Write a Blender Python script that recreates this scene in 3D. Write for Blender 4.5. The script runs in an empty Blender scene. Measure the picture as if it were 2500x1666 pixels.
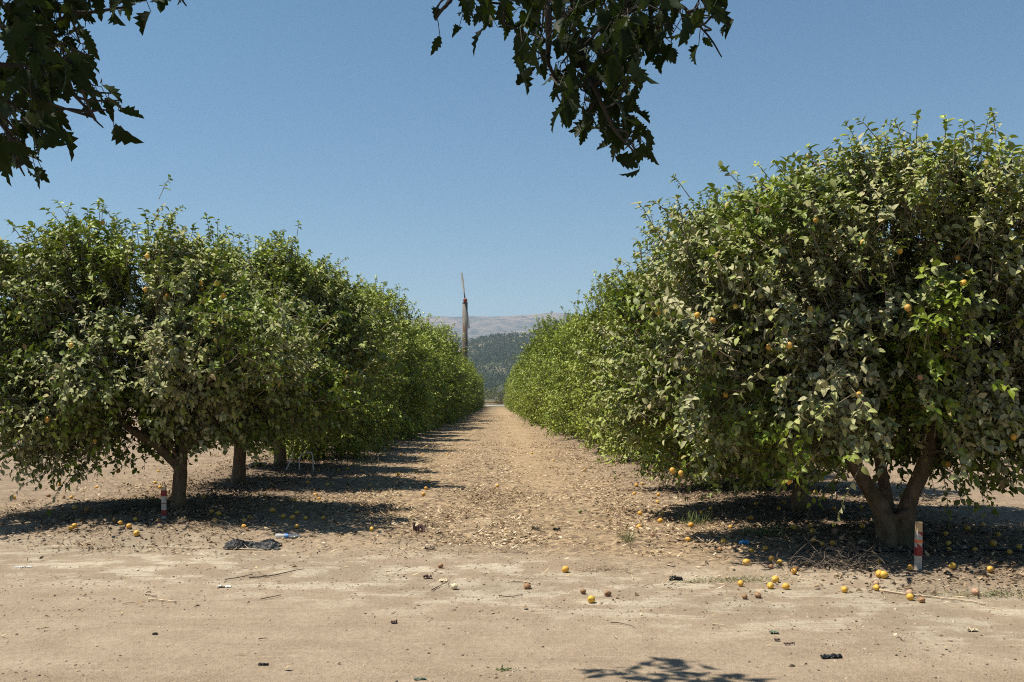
import bpy, math, random
import numpy as np
from mathutils import Vector, Matrix

random.seed(7)
RNG = np.random.default_rng(11)
S = bpy.context.scene
COL = S.collection
R_ = math.radians

# ------------------------------------------------------------------ camera
FPX = 2500 * 35.0 / 36.0            # focal length in source pixels (2500 wide)
PITCH, YAW = math.atan(57 / 995.6), math.atan(16 / 995.6)
CAM = np.array([0.0, 0.0, 1.6])
cam = bpy.data.cameras.new('camera')
cam.lens = 35; cam.sensor_width = 36; cam.clip_start = 0.05; cam.clip_end = 30000
camo = bpy.data.objects.new('camera', cam); COL.objects.link(camo)
camo.location = CAM; camo.rotation_euler = (math.pi / 2 + PITCH, 0, -YAW)
S.camera = camo
CM = np.array(camo.rotation_euler.to_matrix())


def ray(px, py):
    """viewing direction through a point of the 2500 x 1666 photograph, scaled to one metre of y"""
    d = CM @ np.array([(px - 1250) / FPX, (833 - py) / FPX, -1.0])
    return d / d[1]


def at_depth(px, py, y):
    return CAM + ray(px, py) * y


def project(p):
    q = CM.T @ (np.asarray(p, float) - CAM)
    return 1250 + FPX * q[0] / -q[2], 833 - FPX * q[1] / -q[2]


# ------------------------------------------------------------------ value noise
def _h(ix, iy, s):
    n = (ix.astype(np.int64) * 374761393 + iy.astype(np.int64) * 668265263 + s * 974711) & 0xffffffff
    n = ((n ^ (n >> 13)) * 1274126177) & 0xffffffff
    return ((n ^ (n >> 16)) & 0xffff) / 65535.0


def vn(x, y, s=0):
    x = np.asarray(x, float); y = np.asarray(y, float)
    ix = np.floor(x); iy = np.floor(y); fx = x - ix; fy = y - iy
    fx = fx * fx * (3 - 2 * fx); fy = fy * fy * (3 - 2 * fy)
    a = _h(ix, iy, s); b = _h(ix + 1, iy, s); c = _h(ix, iy + 1, s); d = _h(ix + 1, iy + 1, s)
    return (a * (1 - fx) + b * fx) * (1 - fy) + (c * (1 - fx) + d * fx) * fy - 0.5


def sstep(a, b, x):
    t = np.clip((np.asarray(x, float) - a) / (b - a), 0, 1)
    return t * t * (3 - 2 * t)


ROADK = 0.36


def gz(x, y):
    """height of the ground"""
    x = np.asarray(x, float); y = np.asarray(y, float)
    v = y + ROADK * x
    orch = sstep(9.3, 10.6, v + 0.9 * vn(x * 0.5, y * 0.5, 3))
    fade = 1 - sstep(40, 90, np.hypot(x, y))
    z = 0.06 * orch
    z = z + orch * (0.085 * vn(x * 0.9, y * 0.9, 1) + 0.05 * vn(x * 3.1, y * 3.1, 2) + 0.018 * vn(x * 9, y * 9, 4)) * fade
    rv = v * 1.7
    z = z + (1 - orch) * (0.035 * vn(x * 0.12, rv, 5) + 0.018 * vn(x * 0.4, rv * 3.3, 6)
                          + 0.008 * vn(x * 6, y * 6, 7) + 0.005 * vn(x * 14, y * 14, 8)) * fade
    row = np.minimum(np.abs(x + 4.5), np.abs(x - 4.12))
    z = z + orch * 0.07 * np.exp(-(row / 1.3) ** 2) * fade
    return z


def ground(px, py):
    """where the sight line through a photograph point meets the ground"""
    d = ray(px, py)
    y = 1.6 / -d[2]
    for _ in range(6):
        p = CAM + d * y
        y = (1.6 - float(gz(p[0], p[1]))) / -d[2]
    p = CAM + d * y
    p[2] = float(gz(p[0], p[1]))
    return p


# ------------------------------------------------------------------ scene helpers
def tag(o, label=None, cat=None, group=None, kind=None):
    if label: o['label'] = label
    if cat: o['category'] = cat
    if group: o['group'] = group
    if kind: o['kind'] = kind
    return o


def empty(name, loc, rz=0.0):
    o = bpy.data.objects.new(name, None); COL.objects.link(o)
    o.location = [float(c) for c in loc]; o.rotation_euler = (0, 0, rz)
    o.empty_display_size = 0.2
    return o


def make_mesh(name, V, loops, sizes, mats, smooth=True, attr=None, midx=None):
    V = np.ascontiguousarray(V, dtype=np.float32)
    loops = np.ascontiguousarray(loops, dtype=np.int32); sizes = np.ascontiguousarray(sizes, dtype=np.int32)
    me = bpy.data.meshes.new(name)
    me.vertices.add(len(V)); me.vertices.foreach_set('co', V.ravel())
    me.loops.add(len(loops)); me.loops.foreach_set('vertex_index', loops)
    me.polygons.add(len(sizes))
    st = np.zeros(len(sizes), np.int32); st[1:] = np.cumsum(sizes)[:-1]
    me.polygons.foreach_set('loop_start', st); me.polygons.foreach_set('loop_total', sizes)
    for m in (mats if isinstance(mats, (list, tuple)) else [mats]):
        me.materials.append(m)
    if midx is not None:
        me.polygons.foreach_set('material_index', np.ascontiguousarray(midx, dtype=np.int32))
    me.polygons.foreach_set('use_smooth', np.full(len(sizes), smooth, dtype=bool))
    me.update(calc_edges=True)
    if attr is not None:
        a = me.attributes.new('tint', 'FLOAT_COLOR', 'POINT')
        a.data.foreach_set('color', np.ascontiguousarray(attr, dtype=np.float32).ravel())
    return me


def link(name, me, parent=None, loc=(0, 0, 0)):
    o = bpy.data.objects.new(name, me); COL.objects.link(o)
    o.location = [float(c) for c in loc]
    if parent is not None: o.parent = parent
    return o


class Acc:
    """collects pieces into one mesh"""
    def __init__(s):
        s.V = []; s.L = []; s.Z = []; s.A = []; s.M = []; s.n = 0

    def add(s, V, loops, sizes, attr=(0.5, 0.5, 0.5, 1), mi=0):
        V = np.asarray(V, float)
        s.V.append(V); s.L.append(np.asarray(loops) + s.n); s.Z.append(np.asarray(sizes))
        A = np.asarray(attr, float)
        s.A.append(np.tile(A, (len(V), 1)) if A.ndim == 1 else A)
        s.M.append(np.full(len(sizes), mi)); s.n += len(V)
        return s

    def faces(s, V, F, **k):
        return s.add(V, [i for f in F for i in f], [len(f) for f in F], **k)

    def mesh(s, name, mats, smooth=True):
        return make_mesh(name, np.concatenate(s.V), np.concatenate(s.L), np.concatenate(s.Z), mats, smooth,
                         np.concatenate(s.A), np.concatenate(s.M))


def tube(P, rad, n=8, cap=True, wob=0.0, seed=0):
    P = np.asarray(P, float); k = len(P)
    rad = np.broadcast_to(np.asarray(rad, float), (k,))
    T = np.gradient(P, axis=0); T /= np.linalg.norm(T, axis=1)[:, None] + 1e-9
    ref = np.array([0.0, 0.0, 1.0]) if abs(T[:, 2]).mean() < 0.8 else np.array([1.0, 0.0, 0.0])
    U = np.cross(T, ref); U /= np.linalg.norm(U, axis=1)[:, None] + 1e-9
    W = np.cross(T, U)
    a = np.linspace(0, 2 * np.pi, n, endpoint=False)
    rr = rad[:, None] * np.ones((1, n))
    if wob:
        g = np.random.default_rng(seed)
        rr = rr * (1 + wob * (g.random((1, n)) - .5) * 1.4 + wob * (g.random((k, n)) - .5))
    V = P[:, None] + rr[..., None] * (np.cos(a)[None, :, None] * U[:, None] + np.sin(a)[None, :, None] * W[:, None])
    V = V.reshape(-1, 3)
    F = []
    for i in range(k - 1):
        for j in range(n):
            F.append((i * n + j, i * n + (j + 1) % n, (i + 1) * n + (j + 1) % n, (i + 1) * n + j))
    if cap:
        F.append(tuple(range(n))[::-1]); F.append(tuple(range((k - 1) * n, k * n)))
    return V, F


def smooth_path(P, m=6):
    """Catmull-Rom through the points"""
    P = np.asarray(P, float)
    Q = np.vstack([2 * P[0] - P[1], P, 2 * P[-1] - P[-2]])
    out = []
    for i in range(1, len(Q) - 2):
        for t in np.linspace(0, 1, m, endpoint=False):
            a, b, c, d = Q[i - 1], Q[i], Q[i + 1], Q[i + 2]
            out.append(0.5 * (2 * b + (c - a) * t + (2 * a - 5 * b + 4 * c - d) * t * t + (3 * b - a - 3 * c + d) * t ** 3))
    out.append(P[-1])
    return np.array(out)


# ------------------------------------------------------------------ materials
def mat(name):
    m = bpy.data.materials.new(name); m.use_nodes = True
    nt = m.node_tree; nt.nodes.clear()
    out = nt.nodes.new('ShaderNodeOutputMaterial')
    return m, nt, out


class N:
    """small helper to write node trees"""
    def __init__(s, nt): s.nt = nt

    def new(s, typ, **k):
        n = s.nt.nodes.new(typ)
        for a, b in k.items(): setattr(n, a, b)
        return n

    def put(s, sock, v):
        if hasattr(v, 'is_output') or isinstance(v, bpy.types.NodeSocket): s.nt.links.new(v, sock)
        elif isinstance(v, (tuple, list)) and len(v) == 3 and sock.type == 'RGBA': sock.default_value = (*v, 1)
        else: sock.default_value = v

    def math(s, op, a, b=0.0, clamp=False):
        n = s.new('ShaderNodeMath', operation=op, use_clamp=clamp)
        s.put(n.inputs[0], a); s.put(n.inputs[1], b); return n.outputs[0]

    def mix(s, f, a, b, mode='MIX'):
        n = s.new('ShaderNodeMix', data_type='RGBA', blend_type=mode)
        s.put(n.inputs[0], f); s.put(n.inputs[6], a); s.put(n.inputs[7], b); return n.outputs[2]

    def rng(s, v, a, b, c=0.0, d=1.0, smooth=False):
        n = s.new('ShaderNodeMapRange', interpolation_type='SMOOTHSTEP' if smooth else 'LINEAR')
        for i, x in enumerate((v, a, b, c, d)): s.put(n.inputs[i], x)
        return n.outputs[0]

    def noise(s, vec, scale, detail=4.0, rough=0.55, out=0):
        n = s.new('ShaderNodeTexNoise'); s.put(n.inputs['Vector'], vec)
        n.inputs['Scale'].default_value = scale; n.inputs['Detail'].default_value = detail
        n.inputs['Roughness'].default_value = rough; return n.outputs[out]

    def vor(s, vec, scale, feature='F1', out='Distance'):
        n = s.new('ShaderNodeTexVoronoi', feature=feature); s.put(n.inputs['Vector'], vec)
        n.inputs['Scale'].default_value = scale; return n.outputs[out]

    def ramp(s, f, stops):
        n = s.new('ShaderNodeValToRGB'); s.put(n.inputs[0], f)
        e = n.color_ramp.elements
        while len(e) < len(stops): e.new(0.5)
        for x, (p, c) in zip(e, stops): x.position = p; x.color = (*c, 1)
        return n.outputs[0]

    def mapping(s, vec, rot=(0, 0, 0), scale=(1, 1, 1)):
        n = s.new('ShaderNodeMapping'); s.put(n.inputs['Vector'], vec)
        n.inputs['Rotation'].default_value = rot; n.inputs['Scale'].default_value = scale; return n.outputs[0]

    def bump(s, h, strength=0.5, dist=0.02):
        n = s.new('ShaderNodeBump'); n.inputs['Strength'].default_value = strength
        n.inputs['Distance'].default_value = dist; s.put(n.inputs['Height'], h); return n.outputs[0]

    def bsdf(s, color, rough=0.8, normal=None, spec=0.3, metal=0.0):
        n = s.new('ShaderNodeBsdfPrincipled'); s.put(n.inputs['Base Color'], color)
        s.put(n.inputs['Roughness'], rough); s.put(n.inputs['Specular IOR Level'], spec)
        s.put(n.inputs['Metallic'], metal)
        if normal is not None: s.put(n.inputs['Normal'], normal)
        return n


def simple(name, color, rough=0.8, spec=0.3, vary=0.25, scale=20.0, bump=0.0, metal=0.0, coord='Object'):
    m, nt, out = mat(name); n = N(nt)
    co = n.new('ShaderNodeTexCoord').outputs[coord]
    nz = n.noise(co, scale)
    k = n.rng(nz, 0.25, 0.75, 1 - vary, 1 + vary)
    mul = n.new('ShaderNodeVectorMath', operation='SCALE'); mul.inputs[0].default_value = color
    n.put(mul.inputs['Scale'], k)
    b = n.bsdf(mul.outputs[0], rough, n.bump(nz, bump, 0.01) if bump else None, spec, metal)
    nt.links.new(b.outputs[0], out.inputs[0])
    return m


def ground_material():
    m, nt, out = mat('dirt'); n = N(nt)
    pos = n.new('ShaderNodeNewGeometry').outputs['Position']
    sep = n.new('ShaderNodeSeparateXYZ'); nt.links.new(pos, sep.inputs[0])
    X, Y = sep.outputs[0], sep.outputs[1]
    v = n.math('ADD', Y, n.math('MULTIPLY', X, ROADK))
    big = n.noise(pos, 0.55, 4); med = n.noise(pos, 2.6, 5); fine = n.noise(pos, 19, 5, 0.65)
    grain = n.noise(pos, 75, 3, 0.7)
    vw = n.math('ADD', v, n.math('MULTIPLY', n.math('SUBTRACT', big, 0.5), 3.2))
    road = n.rng(n.math('ADD', vw, n.math('MULTIPLY', n.math('SUBTRACT', med, 0.5), 1.6)), 11.4, 9.2, 0, 1, True)
    rot = n.mapping(pos, rot=(0, 0, R_(17.7)), scale=(0.22, 2.0, 1))
    streak = n.noise(rot, 1.5, 6, 0.6); streak2 = n.noise(rot, 6.0, 4, 0.6)
    # the road: packed tan dust with paler worn patches
    rc = n.mix(n.rng(n.math('ADD', n.math('MULTIPLY', streak, 0.5), n.math('MULTIPLY', med, 0.5)), 0.38, 0.62), (0.315, 0.245, 0.172), (0.40, 0.322, 0.232))
    pale = n.math('MULTIPLY', n.rng(med, 0.46, 0.58, 0, 1, True), n.rng(streak2, 0.34, 0.54, 0, 1, True))
    band = n.math('MULTIPLY', n.rng(v, 6.8, 8.3, 0, 1, True), n.rng(v, 10.4, 9.4, 0, 1, True))
    rc = n.mix(n.math('MULTIPLY', n.math('MULTIPLY', pale, band), 1.0), rc, (0.52, 0.455, 0.345))
    grey = n.math('MULTIPLY', n.rng(big, 0.42, 0.62, 0, 1, True), band)
    rc = n.mix(n.math('MULTIPLY', grey, 0.45), rc, (0.25, 0.205, 0.15))
    rc = n.mix(n.rng(fine, 0.25, 0.65, 0.0, 1.0), n.mix(0.34, rc, (0.12, 0.085, 0.055)), rc)
    thin = n.noise(n.mapping(pos, rot=(0, 0, R_(18.5)), scale=(0.5, 9.0, 1)), 2.2, 3, 0.55)
    rc = n.mix(n.math('MULTIPLY', n.rng(thin, 0.60, 0.70, 0, 0.28, True), n.rng(v, 10.0, 7.5)), rc, (0.50, 0.42, 0.30))
    rc = n.mix(n.math('MULTIPLY', n.rng(thin, 0.40, 0.30, 0, 0.28, True), n.rng(v, 10.0, 7.5)), rc, (0.22, 0.165, 0.11))
    rough_ = n.math('MULTIPLY', n.rng(n.noise(pos, 1.1, 3), 0.46, 0.62, 0, 1, True), n.rng(Y, 6.6, 5.4, 0, 1, True))
    rc = n.mix(n.math('MULTIPLY', rough_, 0.5), rc, n.mix(n.rng(grain, 0.4, 0.6), (0.13, 0.095, 0.06), (0.34, 0.265, 0.175)))
    # orchard floor
    soil = n.mix(n.rng(med, 0.3, 0.7), (0.20, 0.152, 0.11), (0.32, 0.25, 0.18))
    leafy = n.vor(n.mapping(pos, scale=(1, 1, 1)), 17, out='Color')
    sepc = n.new('ShaderNodeSeparateColor'); nt.links.new(leafy, sepc.inputs[0])
    straw = n.ramp(sepc.outputs[0], [(0.0, (0.09, 0.06, 0.04)), (0.35, (0.24, 0.17, 0.105)), (0.7, (0.40, 0.29, 0.165)), (1.0, (0.50, 0.38, 0.22))])
    xw = n.math('ADD', X, n.math('MULTIPLY', n.math('SUBTRACT', big, 0.5), 2.2))
    golden = n.math('MULTIPLY', n.rng(xw, -0.1, 0.5, 0, 1, True), n.rng(xw, 2.0, 1.1, 0, 1, True))
    golden2 = n.math('MULTIPLY', n.rng(xw, -2.6, -1.9, 0, 1, True), n.rng(xw, -0.6, -1.2, 0, 1, True))
    gsum = n.math('MULTIPLY', n.math('ADD', golden, n.math('MULTIPLY', golden2, 0.5)), n.rng(Y, 14, 30, 0.15, 1.0), True)
    straw = n.mix(n.math('MULTIPLY', gsum, 0.55), straw, (0.46, 0.335, 0.17))
    alley = n.math('MULTIPLY', n.rng(xw, -3.0, -1.9, 0, 1, True), n.rng(xw, 3.0, 2.0, 0, 1, True))
    cover = n.math('ADD', n.math('MULTIPLY', alley, 0.45), n.rng(fine, 0.42, 0.62, 0.0, 0.5))
    oc = n.mix(cover, soil, straw)
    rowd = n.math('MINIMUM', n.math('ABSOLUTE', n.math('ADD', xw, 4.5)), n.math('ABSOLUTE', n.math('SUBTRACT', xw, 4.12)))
    oc = n.mix(n.rng(rowd, 1.9, 0.5, 0, 0.6, True), oc, n.mix(n.rng(fine, 0.35, 0.65), (0.06, 0.043, 0.03), (0.20, 0.145, 0.10)))  # decayed litter under the rows, darkened as well to deepen the tree shade
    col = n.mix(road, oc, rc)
    # small dark crumbs and pale grains
    crumb = n.rng(n.vor(pos, 38), 0.14, 0.07, 0, 1, True)
    crumb = n.math('MULTIPLY', crumb, n.rng(med, 0.45, 0.6, 0.0, 1.0))
    col = n.mix(n.math('MULTIPLY', crumb, 0.55), col, (0.12, 0.085, 0.06))
    col = n.mix(n.rng(grain, 0.35, 0.7, 0.0, 0.35), col, n.mix(1.0, col, (1.5, 1.45, 1.4), 'MULTIPLY'))
    far = n.rng(Y, 120, 200, 0, 1)
    col = n.mix(far, col, (0.15, 0.13, 0.07))
    h = n.math('ADD', n.math('MULTIPLY', fine, 0.8), n.math('MULTIPLY', grain, 0.35))
    h = n.math('ADD', h, n.math('MULTIPLY', streak2, 0.7))
    col = n.mix(1.0, col, (0.89, 0.885, 0.89), 'MULTIPLY')
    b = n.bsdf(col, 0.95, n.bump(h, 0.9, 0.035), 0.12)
    nt.links.new(b.outputs[0], out.inputs[0])
    return m


def leaf_material(name, green, young, dusty=True, trans=0.13, dust_col=(0.49, 0.455, 0.285)):
    m, nt, out = mat(name); n = N(nt)
    geo = n.new('ShaderNodeNewGeometry'); pos = geo.outputs['Position']
    at = n.new('ShaderNodeAttribute', attribute_name='tint')
    sp = n.new('ShaderNodeSeparateColor'); nt.links.new(at.outputs['Color'], sp.inputs[0])
    r, g, b_ = sp.outputs
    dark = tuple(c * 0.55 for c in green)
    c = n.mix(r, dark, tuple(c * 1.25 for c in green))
    c = n.mix(g, c, young)
    c = n.mix(n.rng(r, 0.965, 0.975, 0, 0.8), c, (0.30, 0.22, 0.04))
    c = n.mix(n.rng(r, 0.990, 0.992, 0, 0.9), c, (0.20, 0.11, 0.045))
    clean = c
    if dusty:
        sy = n.new('ShaderNodeSeparateXYZ'); nt.links.new(pos, sy.inputs[0])
        near = n.math('POWER', 2.718, n.math('MULTIPLY', n.math('SUBTRACT', sy.outputs[1], 8.5), -0.075))
        patch = n.rng(n.noise(pos, 0.9, 3), 0.38, 0.55, 0.0, 1.15)
        d = n.math('MULTIPLY', n.math('MULTIPLY', near, patch), n.rng(b_, 0.1, 0.65, 0.1, 1.2), True)
        d = n.math('MULTIPLY', d, n.math('SUBTRACT', 1.0, n.math('MULTIPLY', g, 0.55)))
        mott = n.rng(n.noise(pos, 55, 2), 0.3, 0.65, 0.6, 1.0)
        d = n.math('MULTIPLY', d, mott, True)
        up = n.mix(d, c, dust_col)
        under = n.mix(0.35, n.mix(n.math('MULTIPLY', d, 0.35), c, dust_col), tuple(x * 1.6 + 0.02 for x in green))
        c = n.mix(geo.outputs['Backfacing'], up, under)
        rough = n.rng(d, 0, 0.7, 0.42, 0.9)
        spec = n.rng(d, 0, 0.7, 0.26, 0.03)
    else:
        c = n.mix(geo.outputs['Backfacing'], c, tuple(x * 1.5 + 0.012 for x in green))
        rough, spec = 0.6, 0.12
    bs = n.bsdf(c, rough, None, 0.4); n.put(bs.inputs['Specular IOR Level'], spec)
    tr = n.new('ShaderNodeBsdfTranslucent')
    tc = n.mix(0.5, clean, (0.16, 0.24, 0.02))
    n.put(tr.inputs['Color'], n.mix(n.math('MULTIPLY', d, 0.8), tc, (0.03, 0.035, 0.01)) if dusty else tc)
    mx = n.new('ShaderNodeMixShader'); mx.inputs[0].default_value = trans
    nt.links.new(bs.outputs[0], mx.inputs[1]); nt.links.new(tr.outputs[0], mx.inputs[2])
    nt.links.new(mx.outputs[0], out.inputs[0])
    return m


def tint_material(name, stops, rough=0.85, spec=0.15, back=1.0):
    m, nt, out = mat(name); n = N(nt)
    at = n.new('ShaderNodeAttribute', attribute_name='tint')
    sp = n.new('ShaderNodeSeparateColor'); nt.links.new(at.outputs['Color'], sp.inputs[0])
    c = n.ramp(sp.outputs[0], stops)
    b = n.bsdf(c, rough, None, spec)
    nt.links.new(b.outputs[0], out.inputs[0])
    return m


def bark_material(name, a, b, moss=None):
    m, nt, out = mat(name); n = N(nt)
    pos = n.new('ShaderNodeTexCoord').outputs['Object']
    st = n.noise(n.mapping(pos, scale=(9, 9, 1.6)), 2.2, 6, 0.65)
    bl = n.noise(pos, 5.5, 4)
    c = n.mix(n.rng(st, 0.3, 0.7), a, b)
    c = n.mix(n.rng(bl, 0.48, 0.7, 0, 0.7), c, tuple(x * 0.45 for x in a))
    if moss: c = n.mix(n.rng(n.noise(pos, 3.1, 4), 0.52, 0.7, 0, 0.45), c, moss)
    bs = n.bsdf(c, 0.9, n.bump(st, 0.8, 0.02), 0.15)
    nt.links.new(bs.outputs[0], out.inputs[0])
    return m


M = {}
M['ground'] = ground_material()
M['leaf'] = leaf_material('lemon_leaf', (0.090, 0.142, 0.010), (0.35, 0.42, 0.040))
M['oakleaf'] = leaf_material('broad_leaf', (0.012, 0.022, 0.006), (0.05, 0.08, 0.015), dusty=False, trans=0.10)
M['bark'] = bark_material('citrus_bark', (0.10, 0.07, 0.045), (0.22, 0.16, 0.105), (0.085, 0.10, 0.035))
M['twig'] = simple('twig_bark', (0.16, 0.13, 0.085), 0.85, 0.2, 0.3, 9)
M['greybark'] = bark_material('grey_bark', (0.12, 0.105, 0.09), (0.22, 0.19, 0.16))
M['oakbark'] = bark_material('dark_bark', (0.035, 0.03, 0.025), (0.07, 0.06, 0.05))
M['litter'] = tint_material('dry_leaf', [(0, (0.04, 0.026, 0.018)), (0.28, (0.14, 0.095, 0.06)), (0.58, (0.36, 0.26, 0.16)), (0.82, (0.52, 0.40, 0.255)), (1, (0.64, 0.53, 0.39))])
M['pebble'] = tint_material('clod', [(0, (0.07, 0.05, 0.035)), (0.4, (0.22, 0.16, 0.11)), (0.8, (0.34, 0.265, 0.19)), (1, (0.42, 0.34, 0.255))])
M['stick'] = simple('dry_stick', (0.46, 0.36, 0.25), 0.85, 0.15, 0.35, 14, 0.3)
M['darkstick'] = simple('dark_stick', (0.14, 0.10, 0.07), 0.9, 0.15, 0.4, 14, 0.3)
M['greystick'] = simple('grey_dead_wood', (0.15, 0.12, 0.095), 0.9, 0.15, 0.4, 14, 0.3)

# ------------------------------------------------------------------ light, sky
SUN_EL = R_(65.0)
SUN_H = np.array([-1.0, 0.08]); SUN_H /= np.linalg.norm(SUN_H)     # horizontal direction towards the sun
SUNV = np.array([SUN_H[0] * math.cos(SUN_EL), SUN_H[1] * math.cos(SUN_EL), math.sin(SUN_EL)])
sl = bpy.data.lights.new('sun', 'SUN'); sl.energy = 5.0; sl.angle = R_(0.53); sl.color = (1.0, 0.93, 0.80)
so = bpy.data.objects.new('sun', sl); COL.objects.link(so)
so.rotation_euler = Vector(-SUNV).to_track_quat('-Z', 'Y').to_euler()
so.location = (-20, 4, 40)
W = bpy.data.worlds.new('World'); S.world = W; W.use_nodes = True
wn = W.node_tree; wn.nodes.clear()
wo = wn.nodes.new('ShaderNodeOutputWorld'); bg = wn.nodes.new('ShaderNodeBackground')
sky = wn.nodes.new('ShaderNodeTexSky'); sky.sky_type = 'NISHITA'; sky.sun_disc = False
sky.sun_elevation = SUN_EL; sky.sun_rotation = math.atan2(SUN_H[0], SUN_H[1])
sky.air_density = 1.0; sky.dust_density = 0.25; sky.ozone_density = 2.2; sky.altitude = 100
bg.inputs[1].default_value = 0.067
hs = wn.nodes.new('ShaderNodeHueSaturation'); hs.inputs['Saturation'].default_value = 1.15; hs.inputs['Hue'].default_value = 0.488
wn.links.new(sky.outputs[0], hs.inputs['Color']); wn.links.new(hs.outputs[0], bg.inputs[0]); wn.links.new(bg.outputs[0], wo.inputs[0])
S.view_settings.view_transform = 'Standard'; S.view_settings.look = 'None'
S.view_settings.exposure = 0.62; S.view_settings.gamma = 1.0
S.render.engine = 'CYCLES'
cy = S.cycles
cy.max_bounces = 7; cy.diffuse_bounces = 2; cy.glossy_bounces = 2; cy.transmission_bounces = 4
cy.transparent_max_bounces = 8; cy.volume_bounces = 0; cy.use_adaptive_sampling = False; cy.use_denoising = False; cy.filter_width = 1.1; cy.denoiser = 'OPENIMAGEDENOISE'; cy.denoising_input_passes = 'RGB_ALBEDO_NORMAL'; cy.denoising_prefilter = 'ACCURATE'
cy.sample_clamp_indirect = 4.0

# ------------------------------------------------------------------ leaves
def leaf_batch(P, D, Nn, L, Wd, curl, fold, template='full'):
    """leaf blades: P bases, D directions, Nn normals, L lengths, Wd widths"""
    n = len(P)
    D = D / (np.linalg.norm(D, axis=1)[:, None] + 1e-9)
    Sd = np.cross(Nn, D); Sd /= np.linalg.norm(Sd, axis=1)[:, None] + 1e-9
    Up = np.cross(D, Sd)
    if template == 'full':
        st = [(0.0, 0.0), (0.33, 0.5), (0.70, 0.40), (1.0, 0.0)]
        rows = []
        for u, w in st:
            c = P + D * (u * L)[:, None] - Up * (curl * u * u * L)[:, None]
            if w == 0: rows.append([c])
            else:
                l = c + Sd * (w * Wd)[:, None] + Up * (fold * w * Wd)[:, None]
                r = c - Sd * (w * Wd)[:, None] + Up * (fold * w * Wd)[:, None]
                rows.append([l, c, r])
        V = np.stack([q for row in rows for q in row], axis=1)       # n,8,3
        F = [(0, 2, 1), (0, 3, 2), (1, 2, 5, 4), (2, 3, 6, 5), (4, 5, 7), (5, 6, 7)]
        k = 8
    elif template == 'lite':
        c = P + D * (0.45 * L)[:, None] - Up * (curl * 0.2 * L)[:, None]
        tip = P + D * L[:, None] - Up * (curl * L)[:, None]
        l = c + Sd * (0.5 * Wd)[:, None] + Up * (fold * 0.5 * Wd)[:, None]
        r = c - Sd * (0.5 * Wd)[:, None] + Up * (fold * 0.5 * Wd)[:, None]
        V = np.stack([P, l, tip, r], axis=1); F = [(0, 3, 2), (0, 2, 1)]; k = 4
    else:                                                             # toothed, lobed broad leaf
        u = np.array([0, .10, .20, .28, .40, .47, .58, .66, .77, .86, 1.0])
        w = np.array([0, .30, .30, .60, .44, .66, .36, .46, .22, .20, 0.0])
        cols = []
        for a, b in zip(u, w):
            c = P + D * (a * L)[:, None] - Up * (curl * a * a * L)[:, None]
            e = {.60: .09, .66: .12, .46: .10, .20: .04}.get(b, 0.0)
            l = c + Sd * (b * Wd)[:, None] + Up * (fold * b * Wd)[:, None] + D * (e * L)[:, None]
            r = c - Sd * (b * Wd)[:, None] + Up * (fold * b * Wd)[:, None] + D * (e * L)[:, None]
            cols += [l, c, r]
        V = np.stack(cols, axis=1); k = 33; F = []
        for i in range(10):
            a = 3 * i
            F += [(a, a + 1, a + 4, a + 3), (a + 1, a + 2, a + 5, a + 4)]
    fl = np.array([i for f in F for i in f]); fz = np.array([len(f) for f in F])
    loops = (fl[None, :] + (np.arange(n) * k)[:, None]).ravel()
    sizes = np.tile(fz, n)
    return V.reshape(-1, 3), loops, sizes, k


def unit(v):
    return v / (np.linalg.norm(v, axis=-1, keepdims=True) + 1e-9)


def n3(p, s):
    return vn(p[:, 0] + 0.37 * p[:, 2], p[:, 1] - 0.61 * p[:, 2], s) + vn(p[:, 2] * 1.1 + 5, p[:, 0] + p[:, 1], s + 1)


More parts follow.
